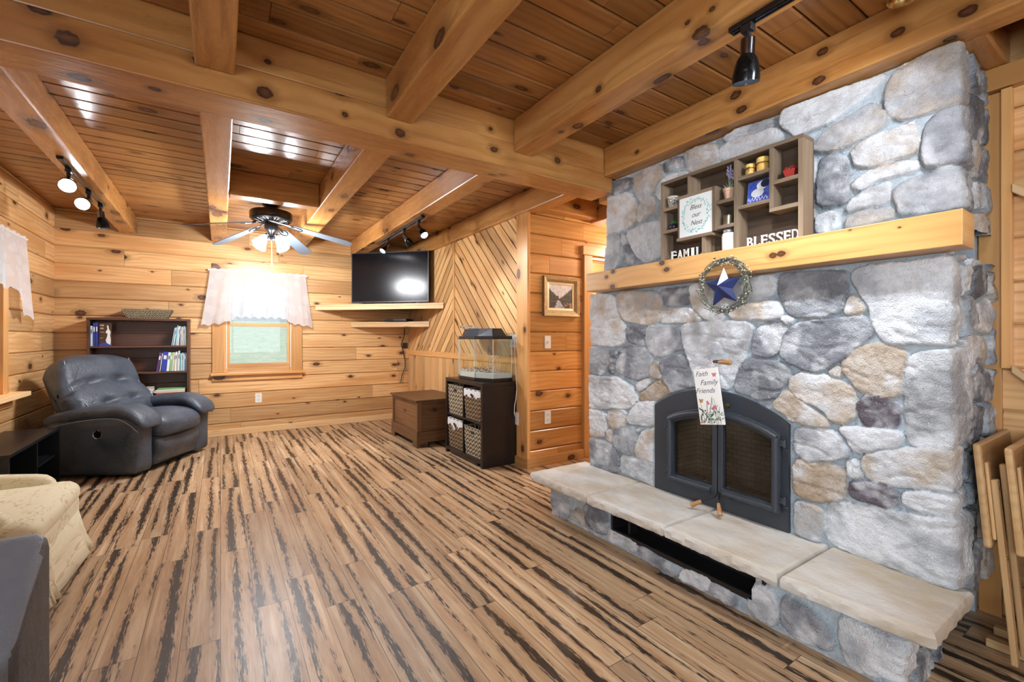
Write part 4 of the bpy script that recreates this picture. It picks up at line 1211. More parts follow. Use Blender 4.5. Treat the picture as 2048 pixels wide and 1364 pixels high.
# ------------------------------------------------------------ recliners
def T(x, y, z): return Matrix.Translation((x, y, z))
def make_recliner(loc, rz, label, mat):
    root = thing('recliner', label, 'recliner', loc, rz, 'leather recliners')
    def part(mb, name, m=mat, parent=root, sm=50): return build(mb, name, m, parent, world=False, smooth=sm)
    for sg in (-1, 1):
        # side body: side panel with a slanted front
        mb = MB()
        P = [(-.34, .03), (.30, .03), (.425, .06), (.40, .40), (.33, .49), (-.33, .46)]
        def sidefn(w): return w
        mb.pillow((.36, .095, .235), .045, 10, T(.062, sg * .375, .250), lambda w: (w.x + .05 * max(0, w.z) - (.10 if w.x > .3 else 0) * max(0, -w.z / .235) ** 2 * 0, w.y * (1 + .10 * (1 if w.z < 0 else 0) * (-w.z / .235)), w.z + .03 * (w.x if w.z > 0 else 0)), puff=(.012, .012, 0))
        sb = part(mb, 'side_body')
        mb = MB()
        def padfn(w):
            t = (w.x + .40) / .80
            z = w.z + .085 * math.sin(min(1, t / .72) * PI / 2) - .02 - (.115 * max(0, (t - .74) / .26) ** 1.8)
            return (w.x, w.y * (.86 + .22 * t), z)
        mb.pillow((.40, .118, .050), .049, 16, T(.085, sg * .368, .462), padfn, puff=(0, 0, .012))
        part(mb, 'arm_pad')
        if sg == -1:
            Mx = T(.14, -.487, .355) @ Matrix.Rotation(PI / 2, 4, 'X')
            mb = MB(); mb.lathe([(.033, -.004), (.037, .004), (.034, .008), (.028, .004), (.027, -.006)], 24, M=Mx)
            lr = part(mb, 'latch_ring', M_chrome)
            mb = MB(); mb.lathe([(.0001, .0), (.0275, .0)], 20, M=Mx, cap=False); part(mb, 'latch_cup', M_gloss, lr)
        mb = MB()
        pts = [(-.29 + .74 * i / 14, sg * .489, .417 + .085 * math.sin(min(1, i / 14 / .72) * PI / 2) - .02 - .115 * max(0, (i / 14 - .74) / .26) ** 1.8) for i in range(15)]
        mb.tube(pts, .003, 5); part(mb, 'stitching', M_stitch)
    mb = MB()
    mb.pillow((.31, .272, .085), .065, 14, T(.155, 0, .375), lambda w: (w.x + .03 * math.cos(w.y * 4), w.y, w.z + .012 * math.sin(w.x * 9 + w.y * 5) * (w.z > 0) - (.03 * max(0, w.x / .31) ** 3)), puff=(.02, 0, .028))
    part(mb, 'seat_cushion')
    mb = MB()
    mb.pillow((.05, .272, .125), .04, 12, T(.405, 0, .165), lambda w: (w.x - .04 * max(0, -w.z / .12) + .006 * math.sin(w.z * 40), w.y, w.z), puff=(.016, 0, 0))
    fr = part(mb, 'footrest_panel')
    mb = MB(); mb.tube([(.462 - .05 * max(0, (.27 - z) / .26), .10, z) for z in (.27, .22, .16, .10, .06)], .002, 5); part(mb, 'stitching', M_stitch, fr)
    tilt = Matrix.Rotation(math.radians(-30), 4, 'Y')
    def backfn(w):
        z, y = w.z, w.y
        x = w.x
        wd = 1 - .10 * max(0, z / .33) ** 2 + .03 * (z < 0) * (-z)
        if x > 0:
            x += .022 * math.sin((z + .33) / .66 * PI * 2.6) + .012
            for yc in (-.145, .145):
                for zc in (.085, -.13):
                    x -= .050 * math.exp(-((y - yc) ** 2 / .0028 + (z - zc) ** 2 / .0011))
            for zc in (.085, -.13):
                x -= .020 * math.exp(-((z - zc) ** 2 / .00035))
        z -= .05 * (abs(y) / .38) ** 4 * (z > 0)
        return (x, y * wd, z)
    Mb = T(-.215, 0, .635) @ tilt
    mb = MB(); mb.pillow((.085, .415, .345), .075, 34, Mb, backfn, puff=(.035, 0, .02))
    bk = part(mb, 'backrest', sm=180)
    for sg in (-1, 1):
        mb = MB()
        pts = []
        for i in range(17):
            z = -.30 + .58 * i / 16
            p = Vector((.085 + .02, sg * .355 * (1 - .10 * max(0, z / .33) ** 2), z))
            pts.append(Mb @ Vector((.072 + .022 * math.sin((z + .33) / .66 * PI * 2.6) + .022, p.y, z)))
        mb.tube(pts, .0032, 5); part(mb, 'stitching', M_stitch, bk)
    mb = MB(); mb.pillow((.045, .37, .30), .04, 12, T(-.285, 0, .57) @ tilt, lambda w: (w.x, w.y * (1 - .16 * max(0, w.z / .3)), w.z))
    part(mb, 'back_shell')
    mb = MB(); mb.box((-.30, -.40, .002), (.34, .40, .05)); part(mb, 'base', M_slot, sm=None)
    return root
r_ = make_recliner((-.725, 5.48, 0), math.radians(-30), 'dark blue-grey leather recliner angled in the far corner before the bookcase', M_leather)
r_.scale = (1.04, 1.04, 1.04)
# the recliner in the foreground: its tall sloping arm and front panel
g2 = thing('recliner', 'slate grey leather recliner in the lower left foreground, only its arm showing', 'recliner', (-.90, 1.385, 0), 0, 'leather recliners')
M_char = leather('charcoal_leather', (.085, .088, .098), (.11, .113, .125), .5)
def g2p(n, mb, par=None, m=None, sm=50): return build(mb, n, m or M_leather2, par or g2, world=True, smooth=sm)
for sg in (-1, 1):
    mb = MB()
    def armfn(w):
        yo = w.y * sg
        z = w.z - (max(0, .15 - yo) * .62 + .9 * max(0, .0 - yo) ** 2) * max(0, (w.z + .1) / .4)
        return (w.x, w.y, z)
    mb.pillow((.415, .155, .298), .04, 20, T(-.836, 1.392 + sg * .330, .312), armfn, puff=(.0, 0, .012)); ab = g2p('arm', mb)
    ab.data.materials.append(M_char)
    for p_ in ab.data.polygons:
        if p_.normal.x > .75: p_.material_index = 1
mb = MB(); mb.pillow((.34, .172, .09), .06, 12, T(-.80, 1.385, .34), puff=(.01, 0, .02)); g2p('seat_cushion', mb)
mb = MB(); mb.pillow((.03, .172, .12), .03, 10, T(-.50, 1.385, .14)); g2p('footrest_panel', mb)
mb = MB(); mb.pillow((.08, .36, .33), .07, 16, T(-1.20, 1.385, .62) @ Matrix.Rotation(-.2, 4, 'Y'), puff=(.03, 0, .02)); g2p('backrest', mb)

# ------------------------------------------------------------ cream armchair
ch = thing('armchair', 'cream floral brocade armchair with a flared skirt beside the grey recliner', 'armchair', (-.98, 3.05, 0))
def cp(mb, n, p=ch, sm=50): return build(mb, n, M_floral, p, world=True, smooth=sm)
mb = MB(); mb.pillow((.315, .355, .135), .05, 12, T(-.965, 3.04, .205)); cp(mb, 'seat_frame')
mb = MB()
def cush(w):
    return (w.x, w.y, w.z + .012 * math.cos(w.y * 4))
mb.pillow((.325, .375, .062), .055, 14, T(-.975, 3.03, .326), cush, puff=(.015, 0, .022)); cu = cp(mb, 'seat_cushion')
for y in (3.345, 2.735):
    mb = MB(); mb.pillow((.285, .062, .20), .058, 12, T(-1.025, y, .268), lambda w: (w.x, w.y, w.z - .03 * max(0, w.x / .28) * (w.z > 0)), puff=(.01, 0, .01)); cp(mb, 'arm')
mb = MB(); mb.pillow((.10, .36, .30), .09, 12, T(-1.30, 3.04, .55) @ Matrix.Rotation(-.2, 4, 'Y'), puff=(.04, 0, .02)); cp(mb, 'backrest')
mb = MB()
ring0 = []; ring1 = []; N = 96
def rr(t, hx, hy, r):
    a = 2 * PI * t; c, s = math.cos(a), math.sin(a)
    e = .22
    return (hx * math.copysign(abs(c) ** e, c), hy * math.copysign(abs(s) ** e, s))
pts = []
for k, (zz, ex) in enumerate(((.235, .0), (.15, .012), (.07, .026), (.012, .045))):
    for i in range(N):
        x, y = rr(i / N, .325 + ex, .365 + ex, .05)
        cr = 1
        pts.append((-.97 + x * cr + .004 * math.sin(i * 2.1) * k, 3.045 + y * cr + .004 * math.cos(i * 1.7) * k, zz))
b = mb.add(pts)
for k in range(3):
    for i in range(N):
        j = (i + 1) % N
        mb.face([b + k * N + i, b + (k + 1) * N + i, b + (k + 1) * N + j, b + k * N + j], [(i / N * 2.8, .3 - .08 * k), (i / N * 2.8, .22 - .08 * k), ((i + 1) / N * 2.8, .22 - .08 * k), ((i + 1) / N * 2.8, .3 - .08 * k)])
sk = cp(mb, 'skirt', sm=60)
md = sk.modifiers.new('thickness', 'SOLIDIFY'); md.thickness = .006

# ------------------------------------------------------------ black console by the left wall
cn = thing('low_console', 'low black painted console unit with open compartments along the left wall', 'console', (-1.24, 4.52, 0))
x0, x1, y0, y1, zt = -1.40, -1.085, 3.985, 5.03, .45
def bxp(name, mat, boxes, parent, bev=.002, g=0, seg=2):
    mb = MB()
    for lo, hi in boxes: mb.box(lo, hi, g=g)
    return build(mb, name, mat, parent, bev, seg=seg)
bxp('top', M_blackwood, [((x0, y0, zt - .022), (x1, y1, zt))], cn)
bxp('side_panel', M_blackwood, [((x0, y0, 0), (x1 - .004, y0 + .02, zt - .023))], cn)
bxp('side_panel', M_blackwood, [((x0, y1 - .02, 0), (x1 - .004, y1, zt - .023))], cn)
bxp('divider', M_blackwood, [((x0 + .012, 4.50, .05), (x1 - .006, 4.518, zt - .023))], cn)
bxp('shelf', M_blackwood, [((x0 + .012, y0 + .021, .03), (x1 - .006, y1 - .021, .049))], cn)
bxp('shelf', M_blackwood, [((x0 + .012, 4.519, .22), (x1 - .03, y1 - .021, .236))], cn)
bxp('back_panel', M_blackwood, [((x0, y0 + .021, .02), (x0 + .011, y1 - .021, zt - .023))], cn)

# ------------------------------------------------------------ bookcase
BX0, BX1, BY0, BY1 = -1.13, -.288, 6.105, 6.335
bc = thing('bookcase', 'dark stained wooden bookcase half hidden behind the recliner', 'bookcase', (-.71, 6.22, 0))
bxp('side_panel', M_walnut, [((BX0, BY0, 0), (BX0 + .022, BY1, 1.355))], bc, g=2)
bxp('side_panel', M_walnut, [((BX1 - .024, BY0, 0), (BX1, BY1, 1.355))], bc, g=2)
bxp('top', M_walnut, [((BX0 - .004, BY0 - .006, 1.356), (BX1 + .004, BY1, 1.380))], bc)
for z in (1.088, .808, .52, .05):
    bxp('shelf', M_walnut, [((BX0 + .023, BY0 + .003, z - .019), (BX1 - .025, BY1 - .013, z))], bc)
bxp('back_panel', M_walnut, [((BX0 + .023, BY1 - .012, z0), (BX1 - .025, BY1, z1)) for z0, z1 in ((.05, .2), (.202, .36), (.362, .52), (.522, .665), (.667, .808), (.81, .95), (.952, 1.088), (1.09, 1.22), (1.222, 1.354))], bc)
ORD = ['first', 'second', 'third', 'fourth', 'fifth', 'sixth', 'seventh', 'eighth', 'ninth', 'tenth', 'eleventh', 'twelfth', 'thirteenth', 'fourteenth', 'fifteenth', 'sixteenth']
bkm = {}
def book_mat(c):
    if c not in bkm: bkm[c] = plain('book_cover', c, .45, var=.12, vscale=40)
    return bkm[c]
M_pages = plain('book_pages', (.75, .70, .60), .8)
def book(x, z, t, h, dpt, lean, c, label, group, y=BY0 + .02, flat=None):
    """upright book, spine to the room, standing at x (left foot)"""
    r = bpy.data.objects.new('book', None); COL.objects.link(r); tag(r, label, 'book', group)
    r.location = (x, y, z)
    r.rotation_euler = (0, lean, 0) if flat is None else (0, 0, flat)
    def P(n, boxes, m, par=r, bev=.0008):
        mb = MB()
        for lo, hi in boxes: mb.box(lo, hi)
        return build(mb, n, m, par, bev, world=False)
    if flat is None:
        P('cover', [((0, 0, 0), (t, .004, h)), ((0, .004, 0), (.0016, dpt, h)), ((t - .0016, .004, 0), (t, dpt, h))], book_mat(c))
        P('pages', [((.0017, .0042, .003), (t - .0017, dpt - .004, h - .003))], M_pages)
        if t > .008: P('spine_label', [((t * .2, -.0008, h * .62), (t * .8, .0, h * .82))], M_white if sum(c) < 1.2 else book_mat((.12, .15, .22)))
    else:
        P('cover', [((0, 0, 0), (h, .004, t)), ((0, .004, 0), (h, dpt, .0016)), ((0, .004, t - .0016), (h, dpt, t))], book_mat(c))
        P('pages', [((.003, .0042, .0017), (h - .003, dpt - .004, t - .0017))], M_pages)
    return r
G1 = 'books on the top shelf of the bookcase'
NAMES = {(.62, .78, .88): 'pale blue', (.03, .05, .30): 'navy blue', (.16, .55, .55): 'teal', (.80, .78, .72): 'cream', (.35, .50, .55): 'grey-blue', (.72, .70, .76): 'lilac white', (.60, .55, .45): 'tan', (.25, .35, .25): 'dark green',
         (.85, .86, .86): 'white', (.10, .045, .16): 'dark purple', (.03, .06, .42): 'royal blue', (.25, .55, .22): 'green', (.80, .66, .45): 'sand', (.55, .10, .10): 'red', (.30, .34, .40): 'slate', (.50, .36, .22): 'brown', (.04, .15, .35): 'deep blue', (.70, .78, .80): 'ice blue'}
def row(specs, x_right, z, group, place, lean):
    """spines listed from right to left; they lean against the right panel"""
    xl, ap = x_right, 0.
    for i, (c, t, h, ln) in enumerate(specs):
        a = lean if ln is None else ln
        xr = xl + .24 * (math.tan(ap) - math.tan(a)) - .0012
        x = xr - t / math.cos(a)
        s = NAMES[c]
        book(x, z + t * math.sin(a) + .0003, t, h, .15, a, c, '%s upright book, %s from the right end of the %s' % (s, ORD[i], place), group)
        xl, ap = x, a
# top shelf, left end
for i, (c, x, t, h) in enumerate((((.62, .78, .88), -1.105, .016, .205), ((.03, .05, .30), -1.086, .017, .238), ((.03, .05, .30), -1.066, .016, .240))):
    book(x, 1.0885, t, h, .16, 0, c, ['pale blue book at the left end of the top shelf', 'navy book with white spine band, second on the top shelf', 'navy book with white spine band beside the face-out brown book'][i], G1)
fb_ = thing('book', 'brown book facing out with a pale horse figure and gold title on the top shelf', 'book', (-1.0, 6.15, 1.0885), 0, G1)
bxp('cover', book_mat((.07, .035, .022)), [((-1.044, 6.145, 1.0885), (-.948, 6.15, 1.325)), ((-1.044, 6.164, 1.0885), (-.948, 6.169, 1.325)), ((-1.044, 6.15, 1.0885), (-1.041, 6.164, 1.325))], fb_, .0008)
bxp('pages', M_pages, [((-1.0409, 6.1503, 1.091), (-.951, 6.1637, 1.322))], fb_, 0)
mb = MB(); mb.prism([(-1.044, 1.0885), (-.948, 1.0885), (-.948, 1.115), (-.972, 1.125), (-1.01, 1.122), (-1.044, 1.105)], 6.1436, 6.1449, axis=1); build(mb, 'blue_band', book_mat((.03, .07, .40)), fb_)
mb = MB(); mb.prism([(-.985, 1.12), (-.955, 1.10), (-.952, 1.15), (-.958, 1.20), (-.953, 1.235), (-.965, 1.26), (-.972, 1.30), (-.983, 1.30), (-.978, 1.26), (-.990, 1.24), (-.992, 1.225), (-.977, 1.215), (-.982, 1.18), (-.992, 1.15)], 6.1430, 6.1435, axis=1); build(mb, 'horse_figure', M_paint, fb_)
for k, (a, b, z) in enumerate(((-1.036, -1.005, 1.293), (-1.034, -1.008, 1.262), (-1.034, -1.004, 1.228), (-1.036, -1.012, 1.168))):
    mb = MB(); mb.box((a, 6.1434, z), (b, 6.1449, z + (.016 if k < 2 else .006)))
    build(mb, 'title_line', M_brass, fb_)
row([((.25, .35, .25), .008, .212, .0), ((.80, .78, .72), .005, .205, .0), ((.35, .50, .55), .012, .214, .02), ((.60, .55, .45), .007, .20, .03), ((.80, .78, .72), .005, .21, .04), ((.30, .34, .40), .009, .20, .05), ((.72, .70, .76), .012, .214, .08), ((.85, .86, .86), .006, .205, .09), ((.16, .55, .55), .007, .224, .10), ((.62, .78, .88), .010, .20, .12), ((.35, .50, .55), .008, .195, .14)], -.314, 1.0885, G1, 'top shelf row', .06)
G2 = 'books on the middle shelf of the bookcase'
row([((.72, .70, .76), .008, .195, .0), ((.04, .15, .35), .009, .205, .0), ((.85, .86, .86), .008, .19, .01), ((.35, .50, .55), .010, .20, .015), ((.70, .78, .80), .008, .195, .02), ((.16, .55, .55), .009, .19, .03), ((.80, .78, .72), .013, .22, .035), ((.60, .55, .45), .007, .20, .04), ((.85, .86, .86), .014, .21, .05), ((.80, .66, .45), .009, .20, .06), ((.85, .86, .86), .008, .205, .07), ((.25, .55, .22), .018, .205, .08), ((.85, .86, .86), .022, .205, .09), ((.03, .06, .42), .042, .21, .10), ((.80, .78, .72), .007, .20, .12), ((.10, .045, .16), .022, .205, .14)], -.314, .8085, G2, 'middle shelf row', .06)
G3 = 'books lying flat on the lower shelf'
zz = .5205
for i, (c, x, t, w) in enumerate((((.25, .55, .22), -.60, .012, .27), ((.62, .78, .88), -.61, .010, .25), ((.30, .34, .40), -.59, .014, .26), ((.55, .10, .10), -.58, .016, .25), ((.80, .66, .45), -.60, .020, .27), ((.85, .86, .86), -.58, .012, .25), ((.25, .55, .22), -.575, .009, .25))):
    book(x, zz, t, w, .17, 0, c, '%s book lying flat, %s from the bottom of the long pile' % (NAMES[c], ORD[i]), G3, BY0 + .015, 0.0)
    zz += t + .0008
zz2 = .5205
for i, (c, t) in enumerate((((.10, .045, .16), .03), ((.04, .15, .35), .022), ((.72, .70, .76), .028), ((.85, .86, .86), .022), ((.60, .55, .45), .016))):
    book(-.69 + .004 * i, zz2, t, .072 if i < 4 else .068, .16, 0, c, '%s paperback, %s from the bottom of the small stack left of the long pile' % (NAMES[c], ORD[i]), G3, BY0 + .02, 0.0)
    zz2 += t + .0008
# basket on the bookcase
bk = thing('straw_basket', 'shallow grey-brown straw basket on top of the bookcase', 'basket', (-.655, 6.21, 1.381))
mb = MB()
def trap(hx, hy, z): return [(-.655 - hx, 6.21 - hy, z), (-.655 + hx, 6.21 - hy, z), (-.655 + hx, 6.21 + hy, z), (-.655 - hx, 6.21 + hy, z)]
lv_ = [trap(.165, .075, 1.381), trap(.212, .11, 1.470), trap(.200, .10, 1.470), trap(.155, .066, 1.39)]
b = mb.add([p for l in lv_ for p in l])
for k in range(3):
    for i in range(4):
        j = (i + 1) % 4
        mb.face([b + 4 * k + i, b + 4 * k + j, b + 4 * k + 4 + j, b + 4 * k + 4 + i], [(i * .5, k * .1), (i * .5 + .4, k * .1), (i * .5 + .42, k * .1 + .1), (i * .5 - .02, k * .1 + .1)])
mb.face([b + 12, b + 13, b + 14, b + 15], [(0, 0), (.3, 0), (.3, .15), (0, .15)]); mb.face([b + 3, b + 2, b + 1, b])
build(mb, 'body', M_weave_grey, bk)
mb = MB(); mb.tube([(p[0], p[1], 1.472) for p in trap(.208, .106, 0)], .007, 6, closed=True); build(mb, 'rim', M_weave_grey, bk)

# ------------------------------------------------------------ wooden chest
cx0, cx1, cy0, cy1 = 1.745, 2.29, 4.505, 5.33
cs = thing('blanket_chest', 'brown stained wooden blanket chest with panelled sides beside the black cube shelf', 'chest', (2.02, 4.92, 0))
bxp('lid', M_chest, [((cx0 - .018, cy0 - .018, .487), (cx1, cy1 + .018, .508))], cs, .003, 1)
for (lo, hi) in (((cx0, cy0, .17), (cx0 + .05, cy0 + .05, .486)), ((cx0, cy1 - .05, .17), (cx0 + .05, cy1, .486)), ((cx1 - .05, cy0, .17), (cx1, cy0 + .05, .486)), ((cx1 - .05, cy1 - .05, .17), (cx1, cy1, .486))):
    bxp('corner_post', M_chest, [(lo, hi)], cs, .002, 2)
bxp('side_panel', M_chest, [((cx0 + .014, cy0 + .051, .17), (cx0 + .03, cy1 - .051, .486))], cs, .001, 1)
bxp('side_panel', M_chest, [((cx0 + .051, cy0 + .014, .17), (cx1 - .051, cy0 + .03, .486))], cs, .001, 0)
bxp('side_panel', M_chest, [((cx0 + .051, cy1 - .03, .17), (cx1 - .051, cy1 - .014, .486))], cs, .001, 0)
bxp('top_rail', M_chest, [((cx0 + .001, cy0 + .051, .455), (cx0 + .0135, cy1 - .051, .486)), ((cx0 + .051, cy0 + .001, .455), (cx1 - .051, cy0 + .0135, .486))], cs, .001, 1)
mb = MB()
mb.prism([(cy0 - .006, 0), (cy0 - .006, .169), (cy1 + .006, .169), (cy1 + .006, 0), (cy1 - .10, 0), (cy1 - .10, .055), (cy0 + .12, .055), (cy0 + .12, 0)], cx0 - .006, cx0 + .014, axis=0)
build(mb, 'base_board', M_chest, cs, .002)
mb = MB()
mb.prism([(cx0 + .015, 0), (cx0 + .015, .169), (cx1, .169), (cx1, 0), (cx1 - .1, 0), (cx1 - .1, .05), (cx0 + .12, .05), (cx0 + .12, 0)], cy0 - .006, cy0 + .014, axis=1)
build(mb, 'base_board', M_chest, cs, .002)
mb = MB(); mb.box((cx0 + .015, cy1 - .014, 0), (cx1, cy1 + .006, .169)); build(mb, 'base_board', M_chest, cs, .002)
bxp('floor_panel', M_chest, [((cx0 + .03, cy0 + .03, .16), (cx1 - .03, cy1 - .03, .169))], cs, 0)

# ------------------------------------------------------------ cube shelf with baskets
qx0, qx1, qy0, qy1, qz = 1.952, 2.315, 3.464, 4.242, .765
qs = thing('cube_shelf', 'espresso brown four-cube shelf standing against the corner wall', 'shelf', (2.13, 3.85, 0))
bxp('side_panel', M_espresso, [((qx0, qy0, 0), (qx1, qy0 + .036, qz - .037))], qs, .0015)
bxp('side_panel', M_espresso, [((qx0, qy1 - .036, 0), (qx1, qy1, qz - .037))], qs, .0015)
bxp('top', M_espresso, [((qx0, qy0, qz - .036), (qx1, qy1, qz))], qs, .0015)
bxp('bottom_panel', M_espresso, [((qx0, qy0 + .0365, .035), (qx1, qy1 - .0365, .068))], qs, .0015)
bxp('kick_board', M_espresso, [((qx0 + .004, qy0 + .10, .012), (qx0 + .02, qy1 - .10, .0345))], qs, 0)
qm = (qy0 + qy1) / 2
bxp('divider', M_espresso, [((qx0 + .003, qm - .009, .0685), (qx1 - .01, qm + .009, qz - .0365))], qs, .001)
bxp('shelf', M_espresso, [((qx0 + .003, qy0 + .0365, .390), (qx1 - .01, qm - .0095, .408)), ((qx0 + .003, qm + .0095, .390), (qx1 - .01, qy1 - .0365, .408))], qs, .001)
bxp('back_panel', M_espresso, [((qx1 - .0095, qy0 + .0365, .0685), (qx1, qy1 - .0365, qz - .0365))], qs, 0)
def basket(y0, y1, z0, h, mat, label, lined, drop=.0):
    xc = qx0 + .012; x1 = qx0 + .31; yc = (y0 + y1) / 2
    r = thing('storage_basket', label, 'basket', (xc + .14, yc, z0), 0, 'woven baskets in the cube shelf')
    z1 = z0 + h
    mb = MB()
    b_ = .008
    O = [(xc + .01, y0 + b_), (xc + .01, y1 - b_), (x1, y1 - b_), (x1, y0 + b_)]; Tt = [(xc, y0), (xc, y1), (x1, y1), (x1, y0)]
    n = 8
    pts = []
    for k in range(n + 1):
        t = k / n
        for i in range(4):
            bow = math.sin(t * PI) * .004
            pts.append((O[i][0] + (Tt[i][0] - O[i][0]) * t - (bow if i < 2 else 0), O[i][1] + (Tt[i][1] - O[i][1]) * t, z0 + h * t))
    for i in range(4):
        pts.append((Tt[i][0] + (.012 if i < 2 else -.012), Tt[i][1] + (.012 if i in (0, 3) else -.012), z1))
    for i in range(4):
        pts.append((Tt[i][0] + (.014 if i < 2 else -.014), Tt[i][1] + (.014 if i in (0, 3) else -.014), z0 + .02))
    b = mb.add(pts)
    for k in range(n + 2):
        for i in range(4):
            j = (i + 1) % 4
            w = .30
            u0 = i * .37; v0 = k * h / n
            mb.face([b + 4 * k + i, b + 4 * k + j, b + 4 * k + 4 + j, b + 4 * k + 4 + i][::-1], [(u0, v0), (u0 + w, v0), (u0 + w, v0 + h / n), (u0, v0 + h / n)][::-1])
    mb.face([b + 4 * (n + 2) + i for i in range(4)], [(0, 0), (.3, 0), (.3, .3), (0, .3)]); mb.face([b, b + 3, b + 2, b + 1][::-1])
    build(mb, 'body', mat, r)
    mb = MB(); mb.tube([(p[0], p[1], z1) for p in Tt], .0065, 6, closed=True); build(mb, 'rim', mat, r, smooth=60)
    # hand hole
    mb = MB()
    zc = z1 - .045
    mb.prism([(yc - .03, zc - .012), (yc + .03, zc - .012), (yc + .036, zc), (yc + .03, zc + .012), (yc - .03, zc + .012), (yc - .036, zc)], xc - (.006 if lined else .003), xc + .0005, axis=0)
    build(mb, 'hand_hole', M_slot, r)
    if lined:
        mb = MB(); N = 22; P = []
        def low(t, side): return z1 - .062 + .010 * math.sin(t * 17 + side) + .006 * math.sin(t * 40)
        for i in range(N + 1):
            t = i / N; y = y0 - .004 + (y1 - y0 + .008) * t
            bul = .004 * math.sin(t * 25)
            P += [(xc + .02, min(max(y, y0 + .014), y1 - .014), z1 - .05), (xc + .010, y, z1 + .008), (xc - .004 + bul * .3, y, z1 + .004), (xc - .0055 + bul * .3, y, z1 - .03), (xc - .0045 + bul * .3, y, low(t, 0))]
        b = mb.add(P)
        for i in range(N):
            for k in range(4): mb.face([b + 5 * i + k, b + 5 * i + k + 1, b + 5 * i + 6 + k, b + 5 * i + 5 + k][::-1])
        for (ya, yb) in ((y0 - .003, y0 + .012), (y1 + .003, y1 - .012)):
            q = mb.add([(xc, ya, z1 + .004), (x1, ya, z1 + .004), (x1, ya, z1 - .05), (xc, ya, z1 - .06)]); mb.face([q, q + 1, q + 2, q + 3])
            q = mb.add([(xc, ya, z1 + .008), (x1, ya, z1 + .008), (x1, yb, z1 - .06), (xc, yb, z1 - .06)]); mb.face([q, q + 1, q + 2, q + 3])
        ln = build(mb, 'cloth_liner', M_linen, r, smooth=60)
        if drop:
            mb = MB()
            for sg in (-1, 1):
                mb.tube([(xc - .008, yc + .02, zc - .02), (xc - .012, yc + .02 + sg * .02, zc - .03), (xc - .011, yc + .02 + sg * .03, zc - .055), (xc - .009, yc + .02 + sg * .012, zc - .06), (xc - .009, yc + .02, zc - .025)], .004, 6)
            build(mb, 'bow', M_linen, ln, smooth=60)
    return r
a0, a1, b0, b1 = qy0 + .044, qm - .017, qm + .017, qy1 - .044
basket(b0, b1, .4085, .285, M_weave_light, 'light seagrass storage basket without liner in the upper left cube', False)
basket(a0, a1, .4085, .275, M_weave_dark, 'brown storage basket with white cloth liner in the upper right cube', True)
basket(b0, b1, .0685, .285, M_weave_dark, 'brown storage basket with white cloth liner and bow in the lower left cube', True, 1)
basket(a0, a1, .0685, .265, M_weave_light, 'light seagrass storage basket without liner in the lower right cube', False)

# ------------------------------------------------------------ glass tank
tk = thing('glass_tank', 'bow-front glass pet tank with black hood on the cube shelf', 'tank', (2.16, 3.86, qz + .001))
hexo = [(2.300, 3.512), (2.092, 3.512), (2.004, 3.712), (2.004, 4.022), (2.092, 4.222), (2.300, 4.222)]
def inset(p, d):
    c = (2.16, 3.867)
    return [(c[0] + (x - c[0]) * (1 - d / .15), c[1] + (y - c[1]) * (1 - d / .355)) for x, y in p]
tz = qz + .001
mb = MB(); mb.prism(hexo, tz, tz + .030); build(mb, 'base_frame', M_espresso, tk, .002)
mb = MB(); mb.prism(inset(hexo, .006), tz + .0305, tz + .075); build(mb, 'bedding', plain('pale_bedding', (.62, .68, .66), .9, var=.15, vscale=60, bump=.5, bscale=150), tk)
gi = inset(hexo, .003)
for i in range(6):
    a, b = gi[i], gi[(i + 1) % 6]
    mb = MB(); q = mb.add([(*a, tz + .0305), (*b, tz + .0305), (*b, 1.158), (*a, 1.158)]); mb.face([q, q + 1, q + 2, q + 3]); build(mb, 'glass_pane', M_tank, tk)
mb = MB()
for a in gi: mb.tube([(*a, tz + .0305), (*a, 1.158)], .003, 6)
build(mb, 'edge_seal', plain('clear_sealant', (.75, .80, .78), .3), tk)
mb = MB(); mb.prism(hexo, 1.1585, 1.190); build(mb, 'top_frame', M_black, tk, .002)
mb = MB()
ho = inset(hexo, .040); hi = inset(hexo, .075)
b = mb.add([(*p, 1.1905) for p in ho] + [(*p, 1.262) for p in hi])
for i in range(6): mb.face([b + i, b + (i + 1) % 6, b + 6 + (i + 1) % 6, b + 6 + i][::-1])
mb.face([b + 6 + i for i in range(6)][::-1])
build(mb, 'hood', plain('blue_black_plastic', (.022, .030, .045), .35), tk, .003)
random.seed(77)
mb = MB()
for k in range(170):
    x = random.uniform(2.03, 2.27); y = random.uniform(3.57, 4.16)
    if x < 2.08 and (y < 3.70 or y > 4.04): continue
    mb.ball((x, y, tz + .078 + random.uniform(0, .022)), random.uniform(.006, .013), 6, sc=(1.3, 1, .7), mi=random.randint(0, 2))
gv = build(mb, 'pebble_litter', [plain('pebble_white', (.80, .78, .72), .7), plain('pebble_tan', (.62, .48, .32), .7), plain('pebble_red', (.55, .30, .22), .7)], tk, smooth=60)
gv['kind'] = 'stuff'
Mw = T(2.19, 3.67, tz + .165)
mb = MB()
for k in range(12):
    a = 2 * PI * k / 12
    mb.tube([Mw @ Vector((-.03, .07 * math.cos(a), .07 * math.sin(a))), Mw @ Vector((.03, .07 * math.cos(a), .07 * math.sin(a)))], .0018, 5)
for dx in (-.03, 0, .03): mb.tube([Mw @ Vector((dx, .07 * math.cos(2 * PI * k / 24), .07 * math.sin(2 * PI * k / 24))) for k in range(24)], .0022, 5, closed=True)
build(mb, 'exercise_wheel', plain('white_wire', (.78, .76, .72), .4), tk)
mb = MB(); pts = []
for i in range(40):
    t = i / 39
    pts.append((2.13 + .035 * math.cos(t * 11), 4.13 - .30 * math.sin(t * 9) * (.4 + .6 * t) * .8 - .1 * t, 1.268 + .03 * abs(math.sin(t * 7)) ))
mb.tube(pts, .0035, 6)
